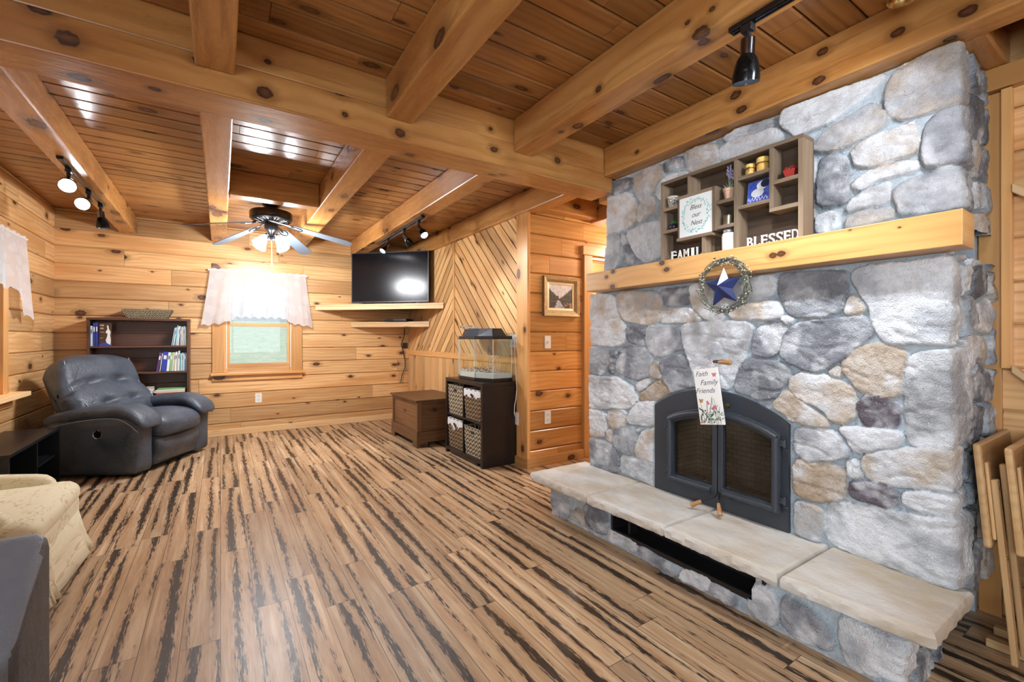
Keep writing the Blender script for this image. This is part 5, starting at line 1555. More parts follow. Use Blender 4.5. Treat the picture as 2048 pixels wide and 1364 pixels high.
mb.tube([(2.10, 4.12, 1.266), (2.08, 4.16, 1.285), (2.06, 4.10, 1.30), (2.09, 4.02, 1.275), (2.13, 3.9, 1.268)], .005, 6)
cd = tag(build(mb, 'power_cord', plain('grey_cord', (.32, .34, .37), .5), smooth=60, origin=(2.13, 4.0, 1.265)), 'grey power cord coiled on the hood of the glass tank', 'cord')
mb = MB()
mb.tube([(2.285, 3.54, 1.200), (2.308, 3.495, 1.196), (2.316, 3.490, 1.05), (2.314, 3.478, .93), (2.308, 3.456, .79), (2.310, 3.450, .70), (2.302, 3.452, .60), (2.285, 3.446, .55), (2.280, 3.446, .47), (2.290, 3.438, .44), (2.298, 3.447, .425)], .0035, 6)
tag(build(mb, 'power_cord', M_paint, smooth=60, origin=(2.31, 3.46, .5)), 'white power cord running from the tank down to the wall outlet', 'cord')
# ------------------------------------------------------------ things on and about the mantel
MZ = 1.6005
sb = thing('shadow_box_shelf', 'weathered brown wooden shadow-box shelf standing on the mantel', 'shelf', (2.15, 1.293, MZ))
SX0, SX1 = 2.104, 2.196
t_ = .018
def sbx(name, y0, y1, z0, z1, x0=SX0, x1=SX1 - .001, g=None):
    mb = MB(); mb.box((x0, y0, z0), (x1, y1, z1), g=g if g is not None else (2 if z1 - z0 > y1 - y0 else 1))
    return build(mb, name, M_weather, sb, .0012)
YL_, YR_, ZT_ = 1.664, .920, 2.056
sbx('side_panel', YL_ - t_, YL_, MZ, ZT_ - t_); sbx('side_panel', YR_, YR_ + t_ + .003, MZ, ZT_ - t_); sbx('top', YR_, YL_, ZT_ - t_ + .0003, ZT_)
mb = MB()
for k in range(4): mb.box((SX1, YR_ + .002, MZ + k * .1138), (SX1 + .010, YL_ - .002, MZ + k * .1138 + .1133), g=1)
build(mb, 'back_panel', M_weather_dark, sb)
IZ0, IZ1 = MZ, ZT_ - t_
sbx('divider', 1.211, 1.231, IZ0, IZ1)
sbx('divider', 1.045, 1.063, 1.765, IZ1)
sbx('divider', 1.472, 1.490, 1.945, IZ1)
sbx('divider', 1.322, 1.340, 1.715, 1.942, SX0 - .010)
sbx('divider', 1.387, 1.405, IZ0, 1.714)
sbx('shelf', .941, 1.0445, 1.868, 1.886); sbx('shelf', .941, 1.063, 1.746, 1.7645)
sbx('shelf', 1.0635, 1.2105, 1.934, 1.952); sbx('shelf', 1.0635, 1.2105, 1.793, 1.811)
sbx('shelf', 1.2315, 1.3215, 1.846, 1.864); sbx('shelf', 1.2315, 1.3215, 1.719, 1.737)
sbx('shelf', 1.5525, 1.6455, 1.886, 1.904); sbx('shelf', 1.5525, 1.6455, 1.760, 1.778)
sbx('shelf', 1.3405, 1.5515, 1.926, 1.942, SX0 - .010); sbx('shelf', 1.3405, 1.5515, 1.698, 1.7145, SX0 - .010); sbx('divider', 1.536, 1.552, 1.7148, 1.9257, SX0 + .002)

# flat letters
def text_mesh(txt, size, ext=.001, shear=0., spacing=1., bevel=0., bold=0.):
    cu = bpy.data.curves.new('lettering', 'FONT'); cu.body = txt; cu.size = size; cu.extrude = ext; cu.shear = shear; cu.space_character = spacing; cu.offset = bold
    cu.align_x = 'CENTER'; cu.resolution_u = 4
    o = bpy.data.objects.new('lettering', cu); COL.objects.link(o)
    dg = bpy.context.evaluated_depsgraph_get(); dg.update()
    me = bpy.data.meshes.new_from_object(o.evaluated_get(dg))
    bpy.data.objects.remove(o); bpy.data.curves.remove(cu)
    return me
R_FACE = Matrix(((0, 0, -1), (-1, 0, 0), (0, 1, 0)))      # text x -> -Y, y -> +Z, front -> -X
def put_text(txt, size, parent, centre, mat, name, rot=0., **kw):
    me = text_mesh(txt, size, **kw); me.name = name
    me.materials.clear(); me.materials.append(mat)
    o = bpy.data.objects.new(name, me); COL.objects.link(o); o.parent = parent
    M = Matrix.Translation(Vector(centre)) @ R_FACE.to_4x4() @ Matrix.Rotation(rot, 4, 'Z')
    o.matrix_basis = parent_matrix(parent).inverted() @ M
    return o
M_script = plain('grey_script_ink', (.10, .11, .12), .7)
M_teal = plain('teal_leaf_ink', (.20, .56, .48), .7)
M_teal2 = plain('pale_teal_ink', (.42, .72, .66), .7)

# framed blessing
bl = thing('blessing_sign', 'white square sign lettered Bless our Nest inside a teal leaf wreath', 'sign', (2.1, 1.4445, 1.72))
mb = MB(); mb.box((2.0975, 1.3415, 1.7155), (2.1045, 1.5345, 1.9255)); build(mb, 'panel', plain('sign_white', (.86, .90, .90), .5), bl)
XF = 2.0972
def leaf(mb, c, a, l, w, x=XF, mi=0):
    ca, sa = math.cos(a), math.sin(a)
    P = [(0, 0), (l * .35, w), (l * .7, w * .7), (l, 0), (l * .7, -w * .7), (l * .35, -w)]
    q = mb.add([(x, c[0] - (px_ * ca - py_ * sa), c[1] + px_ * sa + py_ * ca) for px_, py_ in P])
    mb.face([q + i for i in range(6)], None, (.5, .5, .5), mi)
random.seed(5)
mb = MB()
for k in range(120):
    a = 2 * PI * k / 120 + random.uniform(-.05, .05); R = .079 + random.uniform(-.010, .008)
    leaf(mb, (1.438 - R * math.cos(a), 1.823 + R * math.sin(a) * 1.05), a + PI / 2 + random.choice((-1, 1)) * random.uniform(.3, .9), random.uniform(.010, .018), random.uniform(.0018, .0032), XF - .0001 * (k % 5), random.randint(0, 1))
build(mb, 'leaf_wreath', [M_teal, M_teal2], bl)
for i, w in enumerate(('Bless', 'our', 'Nest')):
    put_text(w, .036, bl, (2.0971, 1.437 - .002 * i, 1.853 - .042 * i), M_script, 'lettering', shear=.35, ext=.0002, spacing=.95)

# cut-out words
def serif_word(txt, y_left, width, z, h, label, x=2.120):
    r = thing('word_sign', label, 'sign', (x, y_left - width / 2, z), 0, 'white cut-out word signs on the mantel')
    n = len(txt); adv = width / n
    st = h * .13
    for i, c in enumerate(txt):
        me = text_mesh(c, h * 1.38, ext=.004)
        bb = [v.co.x for v in me.vertices]; lo, hi = min(bb), max(bb); hy = max(v.co.y for v in me.vertices)
        ww = adv * .76 if c != 'I' else adv * .34
        S = Matrix.Diagonal((ww / (hi - lo), h / hy, 1, 1))
        for v in me.vertices: v.co = S @ (v.co - Vector(((lo + hi) / 2, 0, 0)))
        bm = bmesh.new(); bm.from_mesh(me)
        def bar(xa, xb, za, zb):
            vs = [bm.verts.new((q, s, e)) for e in (-.0039, .0039) for s in (za, zb) for q in (xa, xb)]
            for f in ((0, 2, 3, 1), (4, 5, 7, 6), (0, 1, 5, 4), (2, 6, 7, 3), (0, 4, 6, 2), (1, 3, 7, 5)): bm.faces.new([vs[k] for k in f])
        L, Rr = -ww / 2, ww / 2; se = h * .07; o = adv * .06
        if c in 'FIBELDP': bar(L - o, L + (st + o if c != 'I' else ww + o), 0, se)
        if c in 'FIBELDM': bar(L - o, L + (st + o * .6 if c != 'I' else ww + o), h - se, h)
        if c == 'A': bar(L - o, L + st, 0, se); bar(Rr - st, Rr + o, 0, se)
        if c == 'M': bar(L - o, L + st, 0, se); bar(Rr - st, Rr + o, 0, se); bar(Rr - st, Rr + o, h - se, h)
        if c in 'EL': bar(Rr - se, Rr, 0, h * .26)
        if c in 'EF': bar(Rr - se, Rr, h * .76, h)
        if c == 'S': bar(Rr - se, Rr, h * .74, h * .98); bar(L, L + se, h * .02, h * .27)
        bm.to_mesh(me); bm.free(); me.name = 'letter'
        me.materials.clear(); me.materials.append(M_paint)
        ob = bpy.data.objects.new('letter', me); COL.objects.link(ob); ob.parent = r
        M = Matrix.Translation((x, y_left - adv * (i + .5), z + .005)) @ R_FACE.to_4x4()
        ob.matrix_basis = parent_matrix(r).inverted() @ M
    mb = MB(); mb.box((x - .006, y_left - width - .002, z), (x + .006, y_left + .004, z + .0055)); build(mb, 'base_strip', M_paint, r)
    return r
serif_word('FAMIL', 1.606, .196, MZ + .0005, .049, 'white cut-out letters FAMIL in the lower left compartment of the shadow box')
serif_word('BLESSED', 1.182, .236, MZ + .0005, .047, 'white cut-out letters BLESSED in the large lower right compartment of the shadow box', 2.130)

# little things in the compartments
def turned(name, label, cat, x, y, z, parts, group=None):
    r = thing(name, label, cat, (x, y, z), 0, group)
    for pn, prof, mat in parts:
        mb = MB(); mb.lathe(prof, 22, M=T(x, y, z)); build(mb, pn, mat, r, smooth=45)
    return r
wp = turned('woven_pot', 'small empty grey woven pot in the top left compartment', 'pot', 2.145, 1.610, 1.9045, [('body', [(.026, 0), (.033, .055), (.030, .055), (.025, .006), (.0001, .006)], plain('black_white_weave', (.5, .5, .42), .8)), ('rim', [(.030, .052), (.035, .054), (.035, .062), (.030, .064), (.030, .052)], plain('pale_rim', (.6, .58, .5), .8))])
g = Gph('speckled_weave'); tcv = g.n('TexCoord').outputs['Object']; nz = g.noise(tcv, 190., 2.)
g.bsdf(g.mix(g.mr(nz, .46, .54), (.05, .05, .045), (.70, .68, .58)), .8); wp.children[0].data.materials[0] = g.m
pp = turned('potted_plant', 'tiny spiky green plant in a dark pot below the woven pot', 'plant', 2.145, 1.605, 1.7787, [('pot', [(.020, 0), (.027, .012), (.028, .026), (.023, .034), (.020, .030), (.0001, .028)], plain('dark_blue_glaze', (.02, .022, .04), .2))])
random.seed(8)
def blades(mb, c, n, l0, l1, spread, w):
    for k in range(n):
        a = random.uniform(0, 2 * PI); el = random.uniform(.5, 1.3); l = random.uniform(l0, l1)
        d = Vector((math.cos(a) * math.cos(el) * spread, math.sin(a) * math.cos(el) * spread, math.sin(el)))
        s = Vector((-math.sin(a), math.cos(a), 0)) * w
        c = Vector(c); m = c + d * l * .5; e = c + d * l - Vector((0, 0, l * .18))
        q = mb.add([c - s * .6, c + s * .6, m + s, e, m - s]); mb.face([q, q + 1, q + 2, q + 3, q + 4])
mb = MB(); blades(mb, (2.145, 1.605, 1.808), 34, .025, .05, .6, .0022); fo = build(mb, 'foliage', plain('plant_green', (.07, .30, .08), .5), pp); fo['kind'] = 'stuff'
lv2 = turned('potted_lavender', 'lilac lavender plant in a small terracotta pot in the shadow box', 'plant', 2.140, 1.275, 1.8645, [('pot', [(.020, 0), (.027, .040), (.030, .041), (.031, .055), (.027, .056), (.026, .048), (.0001, .046)], plain('pale_terracotta', (.66, .42, .29), .8, bump=.2))])
mb = MB(); blades(mb, (2.14, 1.275, 1.905), 26, .03, .07, .95, .005); f2 = build(mb, 'leaves', plain('sage_leaf', (.32, .42, .32), .6), lv2)
mb = MB(); mbs = MB()
for k in range(7):
    a = random.uniform(0, 2 * PI); e = Vector((2.14 + .014 * math.cos(a), 1.270 + .022 * math.sin(a), 1.975 + random.uniform(0, .04)))
    mbs.tube([(2.14, 1.275, 1.905), (e.x * .5 + 1.07, (e.y + 1.275) / 2, 1.945), e], .0012, 5)
    for j in range(7): mb.ball(e + Vector((random.uniform(-.006, .006), random.uniform(-.006, .006), .006 * j - .02)), random.uniform(.0035, .0055), 6)
build(mbs, 'stems', plain('sage_leaf', (.28, .38, .26), .6), lv2); build(mb, 'blossoms', plain('lilac_blossom', (.42, .36, .58), .7), lv2, smooth=60)
turned('candle_tin', 'small tarnished brass-coloured tin on the shelf above the white jar', 'tin', 2.145, 1.283, 1.7375, [('body', [(.0245, 0), (.0255, .003), (.0255, .048), (.0235, .052), (.022, .050), (.022, .03), (.0001, .03)], M_pewter)])
turned('white_jar', 'white painted jar with a grey screw lid at the foot of the shadow box', 'jar', 2.140, 1.278, MZ + .0005, [('body', [(.028, 0), (.032, .006), (.0325, .080), (.029, .094), (.024, .098)], plain('milky_jar', (.82, .80, .77), .35)), ('lid', [(.0265, .0982), (.0275, .100), (.0275, .113), (.0255, .116), (.0001, .116)], plain('zinc_lid', (.36, .37, .38), .4, .7))])
M_honey = plain('honey_wax', (.72, .42, .10), .35); M_lidy = plain('yellow_lid', (.76, .52, .14), .5)
for y, s, lb in ((1.172, .86, 'smaller amber candle jar with a twine bow, beside the shadow box middle divider'), (1.112, 1.06, 'larger amber candle jar with a yellow lid, right of the twine-tied jar')):
    r = turned('candle_jar', lb, 'candle', 2.145, y, 1.9525, [('jar', [(.022 * s, 0), (.0255 * s, .004), (.0255 * s, .034 * s), (.022 * s, .041 * s)], M_honey), ('lid', [(.0258 * s, .0415 * s), (.0265 * s, .043 * s), (.0265 * s, .062 * s), (.024 * s, .065 * s), (.0001, .065 * s)], M_lidy)], 'amber candle jars in the shadow box')
    mb = MB(); mb.tube([(2.145 + .0262 * s * math.cos(2 * PI * k / 20), y + .0262 * s * math.sin(2 * PI * k / 20), 1.9525 + .040 * s) for k in range(20)], .0016, 5, closed=True)
    if s < 1:
        for sg in (-1, 1): mb.tube([(2.121, y, 1.988), (2.118, y + sg * .010, 1.992), (2.118, y + sg * .014, 1.984), (2.121, y, 1.986), (2.119, y + sg * .010, 1.974)], .0013, 5)
    build(mb, 'twine', plain('brown_twine', (.10, .06, .03), .8), r)
cdp = thing('picture_card', 'blue painted card with a white moon and flower leaning in the shadow box', 'picture', (2.14, 1.132, 1.8115))
ct = Matrix.Translation((2.132, 1.132, 1.8115)) @ Matrix.Rotation(math.radians(9), 4, 'Y')
mb = MB(); mb.M = ct; mb.box((-.0015, -.062, 0), (.0015, .050, .112))
g = Gph('blue_card_paint'); tcv = g.n('TexCoord').outputs['Object']; nz = g.noise(tcv, 30., 3.)
g.bsdf(g.mix(g.mr(nz, .35, .7), (.02, .04, .34), (.12, .20, .62)), .5)
build(mb, 'card', g.m, cdp)
mb = MB(); mb.M = ct
def arcshape(cy, cz, R, r2, dy, n=18):
    return [(cy + R * math.cos(-2.0 + 3.4 * k / n), cz + R * math.sin(-2.0 + 3.4 * k / n)) for k in range(n + 1)] + [(cy + dy + r2 * math.cos(1.4 - 3.4 * k / n), cz + r2 * math.sin(1.4 - 3.4 * k / n)) for k in range(n + 1)]
mb.prism([(-.032 + .021 * math.cos(2 * PI * k / 20), .090 + .020 * math.sin(2 * PI * k / 20)) for k in range(20)], -.0031, -.0028, axis=0); build(mb, 'dark_moon', plain('night_ink', (.012, .015, .06), .6), cdp)
mb = MB(); mb.M = ct
mb.prism([(-.018 + .026 * math.cos(2 * PI * k / 20), .084 + .022 * math.sin(2 * PI * k / 20)) for k in range(20)], -.0026, -.0022, axis=0)
mb.prism([(.004 + .022 * math.cos(2 * PI * j / 12), .052 + .017 * math.sin(2 * PI * j / 12)) for j in range(12)], -.0025, -.0022, axis=0)
for k in range(16):
    a = 2 * PI * k / 16; c = (.002 + .022 * math.cos(a), .050 + .016 * math.sin(a))
    mb.prism([(c[0] + .009 * math.cos(2 * PI * j / 8), c[1] + .006 * math.sin(2 * PI * j / 8)) for j in range(8)], -.0027, -.0022, axis=0)
build(mb, 'moon_flower', plain('card_white', (.80, .84, .90), .6), cdp)
mb = MB(); mb.M = ct
mb.tube([(-.0024, .044 - .094 * k / 40, .020 + .008 * math.sin(k * .95) + .004 * math.sin(k * 2.3)) for k in range(41)], .0011, 5); build(mb, 'script_line', plain('card_white', (.80, .84, .90), .6), cdp)
rp = thing('red_pot', 'small red square pot with red and cream flowers in the top right compartment', 'pot', (2.142, .985, 1.8865))
mb = MB()
b = mb.add([(2.142 + sx * a, .985 + sy * a, z) for z, a in ((1.8865, .017), (1.922, .0255), (1.922, .022), (1.9, .018)) for sx, sy in ((-1, -1), (1, -1), (1, 1), (-1, 1))])
for k in range(3):
    for i in range(4): mb.face([b + 4 * k + i, b + 4 * k + (i + 1) % 4, b + 4 * k + 4 + (i + 1) % 4, b + 4 * k + 4 + i])
mb.face([b + 12, b + 13, b + 14, b + 15]); mb.face([b + 3, b + 2, b + 1, b])
build(mb, 'pot', plain('red_glaze', (.36, .035, .03), .3), rp, .001)
mb = MB()
for k in range(26): mb.ball((2.142 + random.uniform(-.02, .02), .985 + random.uniform(-.024, .028), 1.925 + random.uniform(0, .009)), random.uniform(.004, .007), 6, random.randint(0, 1) if k % 3 == 0 else 0, (1.3, 1.3, .7))
build(mb, 'flowers', [plain('red_petals', (.45, .03, .03), .6), plain('cream_petals', (.75, .62, .35), .6)], rp, smooth=60)

# ------------------------------------------------------------ star and twig wreath
wr = thing('star_wreath', 'round berry-twig wreath with a navy metal star hanging on the mantel edge', 'wreath', (2.03, 1.241, 1.295))
WC = (2.030, 1.241, 1.424)
random.seed(17)
mb = MB(); mbb = MB()
for k in range(150):
    a0 = random.uniform(0, 2 * PI); ln = random.uniform(.35, .9); r0 = .118 + random.uniform(-.013, .013); dr = random.uniform(-.006, .022) if k % 3 == 0 else random.uniform(-.008, .008)
    x0 = WC[0] + random.uniform(-.012, .012)
    pts = []
    for j in range(6):
        t = j / 5; a = a0 + ln * t; r = r0 + dr * t * t
        pts.append((x0 + .004 * math.sin(t * 5 + k), WC[1] + r * math.cos(a), WC[2] + r * math.sin(a)))
    mb.tube(pts, [.0019, .0019, .0017, .0015, .0012, .0008], 5)
    for j in (3, 4, 5):
        if random.random() < .8:
            p = Vector(pts[j]) + Vector((random.uniform(-.008, .002), random.uniform(-.007, .007), random.uniform(-.007, .007)))
            mbb.ball(p, random.uniform(.0022, .0042), 6, random.choice((0, 0, 1, 1, 2)))
o = build(mb, 'twig_ring', plain('grey_green_twig', (.13, .125, .095), .8, var=.4, vscale=50), wr, smooth=60); o['kind'] = 'stuff'
o = build(mbb, 'berries', [plain('ivory_berry', (.66, .62, .48), .5), plain('sage_berry', (.20, .26, .20), .5), plain('navy_berry', (.05, .04, .08), .4)], wr, smooth=60); o['kind'] = 'stuff'
mb = MB()
P5 = [(1.242, 1.512), (1.160, 1.453), (1.171, 1.340), (1.300, 1.325), (1.338, 1.449)]
cy_, cz_ = 1.2470, 1.417
pts = [(2.008, 1.259, 1.424)]
for k in range(5):
    pts.append((2.036, *P5[k]))
    a, b = P5[k], P5[(k + 1) % 5]; m = ((a[0] + b[0]) / 2, (a[1] + b[1]) / 2)
    pts.append((2.036, cy_ + (m[0] - cy_) * .60, cz_ + (m[1] - cz_) * .60))
q = mb.add(pts)
for k in range(10):
    mb.face([q, q + 1 + k, q + 1 + (k + 1) % 10], None, (.5, .5, .5), 1 if k == 0 else 0)
mb.face([q + 1 + k for k in range(10)][::-1])
build(mb, 'star', [plain('navy_star_enamel', (.018, .030, .115), .32), plain('white_star_enamel', (.85, .86, .90), .35)], wr)

# ------------------------------------------------------------ hanging sign
hs = thing('hanging_sign', 'white hanging plaque lettered Faith Family Friends above butterflies and flowers', 'sign', (2.06, 1.336, .735))
SM = Matrix.Translation((2.062, 1.336, .876)) @ Matrix.Rotation(math.radians(-8.6), 4, 'X')
mb = MB(); mb.M = SM; mb.box((-.004, -.067, -.1405), (.004, .067, .1405)); build(mb, 'board', plain('plaque_white', (.86, .85, .82), .5), hs, .001)
mb = MB(); tl = SM @ Vector((0, .045, .138)); tr = SM @ Vector((0, -.045, .138))
mb.tube([tl, (2.066, 1.323, 1.060), tr], .0022, 6)
build(mb, 'ribbon', plain('pink_ribbon', (.70, .50, .52), .7), hs)
XS = -.0043
def on(y, z, dx=0.): return SM @ Vector((XS - dx, y, z))
def sign_text(w, size, y, z):
    me = text_mesh(w, size, ext=.0002, shear=.4); me.name = 'lettering'; me.materials.clear(); me.materials.append(plain('grey_blue_ink', (.10, .12, .17), .7))
    ob = bpy.data.objects.new('lettering', me); COL.objects.link(ob); ob.parent = hs
    ob.matrix_basis = parent_matrix(hs).inverted() @ SM @ Matrix.Translation((XS, y, z)) @ R_FACE.to_4x4()
sign_text('Faith', .036, .024, .104); sign_text('Family', .038, -.010, .058); sign_text('Friends', .036, .016, .018)
random.seed(9)
ink = [plain('leaf_ink', (.10, .16, .10), .7), plain('stem_ink', (.06, .06, .05), .7), plain('rose_ink', (.62, .20, .22), .7), plain('ochre_ink', (.45, .28, .08), .7), plain('pale_leaf_ink', (.42, .55, .42), .7)]
mb = MB()
def sleaf(y, z, a, l, w, mi, k=0):
    ca, sa = math.cos(a), math.sin(a)
    P = [(0, 0), (l * .35, w), (l * .7, w * .7), (l, 0), (l * .7, -w * .7), (l * .35, -w)]
    q = mb.add([SM @ Vector((XS - .0001 * k, y - (u * ca - v * sa), z + u * sa + v * ca)) for u, v in P]); mb.face([q + i for i in range(6)], None, (.5, .5, .5), mi)
for k in range(70):
    y = random.uniform(-.058, .058); z = -.135 + abs(random.gauss(0, .035))
    sleaf(y, z, random.uniform(.2, 2.9), random.uniform(.010, .028), random.uniform(.0018, .005), random.choice((0, 0, 1, 4, 4)), k % 6)
for (y, z) in ((.058, -.13), (.045, -.128), (.010, -.028), (.006, -.036), (-.022, -.055), (-.030, -.060), (-.016, -.060), (-.028, -.05)):
    for k in range(6): sleaf(y, z, k * 1.05, .008, .003, 2, k % 4)
build(mb, 'flower_print', ink, hs)
for (y, z, mi) in ((-.046, .105, 2), (.044, -.022, 3)):
    mb = MB()
    for sg in (-1, 1):
        sleaf(y, z, PI / 2 - sg * .9, .016, .006, mi, 1); sleaf(y, z, -PI / 2 + sg * .8, .012, .005, mi, 2)
    build(mb, 'butterfly_print', ink, hs)
mb = MB()
for k in range(9):
    y0 = random.uniform(-.05, .05); mb.tube([on(y0, -.138), on(y0 + random.uniform(-.012, .012), -.09), on(y0 + random.uniform(-.02, .02), random.uniform(-.07, .0))], .0007, 4)
build(mb, 'stem_print', ink[1], hs)
# ------------------------------------------------------------ ceiling fan
FX, FYY = .418, 4.95
fan = thing('ceiling_fan', 'five-blade black ceiling fan with lit frosted tulip lamps hanging over the room', 'fan', (FX, FYY, ZC))
def fp_(mb, n, m, p=fan, sm=45): return build(mb, n, m, p, world=False, smooth=sm)
mb = MB(); mb.lathe([(.0001, 0), (.085, 0), (.085, -.03), (.062, -.05), (.05, -.075), (.05, -.10)], 28); fp_(mb, 'canopy', M_black)
mb = MB(); mb.lathe([(.05, -.075), (.14, -.085), (.182, -.098), (.188, -.11), (.188, -.165), (.178, -.178), (.06, -.195), (.06, -.20)], 36); fp_(mb, 'motor_housing', plain('bronze_black_metal', (.015, .011, .010), .3, .5))
mb = MB()
for k in range(28):
    a = 2 * PI * k / 28; c, s = math.cos(a), math.sin(a)
    mb.tube([(.085 * c, .085 * s, -.196), (.165 * c, .165 * s, -.184)], .004, 5)
fp_(mb, 'vent_fins', M_chrome)
mb = MB(); mb.lathe([(.055, -.20), (.062, -.215), (.062, -.26), (.045, -.285), (.03, -.30), (.03, -.335), (.042, -.345), (.042, -.365), (.0001, -.38)], 24); fp_(mb, 'light_kit', M_black)
M_blade = plain('slate_fan_blade', (.10, .125, .155), .33, var=.1)
for k in range(5):
    a = math.radians(-88 + 72 * k); Rz = Matrix.Rotation(a, 4, 'Z')
    droop = math.radians(13.5)
    Mb = Rz @ Matrix.Translation((.16, 0, -.225)) @ Matrix.Rotation(droop, 4, 'Y') @ Matrix.Rotation(math.radians(-11), 4, 'X')
    mb = MB(); mb.M = Mb
    w0, w1, L = .052, .070, .60
    out = [(.05, -w0), (L - .05, -w1)] + [(L - .05 + .05 * math.sin(t * PI / 8), -w1 * math.cos(t * PI / 8)) for t in range(1, 8)] + [(L - .05, w1), (.05, w0), (.03, w0 * .5), (.03, -w0 * .5)]
    mb.prism(out, -.003, .003)
    bl_ = fp_(mb, 'blade', M_blade, sm=None)
    mb = MB(); mb.M = Mb
    mb.tube([(-.10, 0, .012), (-.02, 0, .004), (.05, .0, -.006)], .008, 8)
    for sg in (-1, 1): mb.tube([(-.02, 0, .002), (.02, sg * .026, -.004), (.07, sg * .036, -.006), (.115, sg * .022, -.006), (.125, 0, -.006)], .0045, 6)
    fp_(mb, 'blade_iron', M_chrome, bl_)
for k in range(4):
    a = math.radians(40 + 90 * k)
    A = Matrix.Rotation(a, 4, 'Z') @ Matrix.Translation((.075, 0, -.345)) @ Matrix.Rotation(math.radians(180 - 40), 4, 'Y')
    mb = MB(); mb.tube([Matrix.Rotation(a, 4, 'Z') @ Vector(p) for p in ((.03, 0, -.33), (.055, 0, -.315), (.078, 0, -.335))], .008, 8)
    ar = fp_(mb, 'lamp_arm', M_black)
    mb = MB(); mb.lathe([(.018, -.005), (.025, .01), (.030, .028), (.040, .062), (.049, .092), (.060, .118)], 24, M=A, cap=False, wob=lambda kk, an: .05 * math.cos(an * 6) if kk > 3 else 0)
    sh_ = fp_(mb, 'lamp_shade', M_shade, ar, sm=80)
mb = MB(); mb.tube([(0, -.02, -.375), (0, -.02, -.60)], .0022, 6); mb.ball((0, -.02, -.608), .010, 10, sc=(1, 1, 1.4)); fp_(mb, 'pull_chain', plain('pale_chain', (.75, .72, .66), .4))
for k in range(4):
    a = math.radians(40 + 90 * k)
    lamp('fan_lamp', 'POINT', (FX + .15 * math.cos(a), FYY + .15 * math.sin(a), ZC - .46), 26, (.93, .96, 1), shadow_soft_size=.06)

# ------------------------------------------------------------ track lights
def bell(M, mb_neck, mb_bell, s=1.):
    mb_neck.lathe([(.0001, 0), (.0225 * s, 0), (.0235 * s, .004 * s), (.0235 * s, .05 * s), (.024 * s, .052 * s)], 22, M=M)
    mb_bell.lathe([(.024 * s, .052 * s), (.033 * s, .066 * s), (.040 * s, .088 * s), (.0445 * s, .115 * s), (.045 * s, .140 * s), (.043 * s, .139 * s), (.040 * s, .11 * s), (.030 * s, .075 * s)], 26, M=M, cap=False)
def track(name_label, p0, p1, heads, group='black track lights on the beams'):
    p0, p1 = Vector(p0), Vector(p1)
    r = thing('track_light', name_label, 'lamp', tuple((p0 + p1) / 2), 0, group)
    mb = MB(); mb.box((p0.x - .018, p0.y, p0.z - .019), (p0.x + .018, p1.y, p0.z - .0005)); rail = build(mb, 'rail', M_gloss, r, .003)
    mb = MB(); mb.box((p0.x + .0065, p0.y + .012, p0.z - .0215), (p0.x + .0095, p1.y - .012, p0.z - .0192)); mb.box((p0.x - .0095, p0.y + .012, p0.z - .0215), (p0.x - .0065, p1.y - .012, p0.z - .0192)); build(mb, 'rail_strip', M_chrome, rail)
    for (y, d, drop, s, power) in heads:
        base = Vector((p0.x, y, p0.z - .020)); d = Vector(d).normalized()
        piv = base + Vector((0, 0, -drop))
        st = piv - d * .004
        M = Matrix.Translation(st) @ d.to_track_quat('Z', 'Y').to_matrix().to_4x4()
        mn, mbl = MB(), MB(); bell(M, mn, mbl, s)
        hd = build(mbl, 'lamp_head', plain('black_chrome', (.03, .033, .038), .14, .85), r, smooth=50)
        build(mn, 'socket_collar', plain('gunmetal', (.20, .21, .23), .18, 1.), hd, smooth=50)
        mb = MB(); mb.box((p0.x - .016, y - .020, p0.z - .045), (p0.x + .016, y + .020, p0.z - .0195)); mb.tube([base + Vector((0, 0, -.02)), piv], .011 * s, 10)
        build(mb, 'adapter', M_black, hd, .003)
        mb = MB(); mb.lathe([(.0001, .106 * s), (.032 * s, .104 * s), (.030 * s, .08 * s)], 18, M=M, cap=False)
        build(mb, 'bulb', M_bulb if power else M_white, hd, smooth=50)
        if power:
            lamp('track_spot', 'SPOT', tuple(st + d * .15 * s), power, (.90, .95, 1), tuple(st + d * 3), spot_size=math.radians(110), spot_blend=.6, shadow_soft_size=.03)
TZ = JB - .0005
track('black track light on the beam nearest the fireplace, its dark bell lamp pointing down', (1.562, -.65, TZ), (1.562, .925, TZ), [(.862, (.22, .18, -1), .050, 1.02, 20), (.10, (.4, 1., -.5), .05, 1., 22), (-.40, (-.3, 1., -.6), .05, 1., 16)])  # the two heads out of view are added for more light on the stonework
track('black track light with three lamps on the far left beam', (-.842, 3.88, 2.3115), (-.842, 5.10, 2.3115), [(4.08, (.12, -.80, -.5), .07, 1., 9), (4.62, (-.1, -.85, -.42), .07, 1., 9), (5.02, (.1, .1, -1), .06, 1., 6)])
track('black track light with three lamps on the beam before the television', (1.571, 3.90, 2.3045), (1.571, 5.32, 2.3045), [(4.02, (.35, -.8, -1), .06, .9, 24), (4.42, (.9, .3, -1), .06, .9, 0), (4.95, (-.75, -.3, -1), .06, .9, 20)])
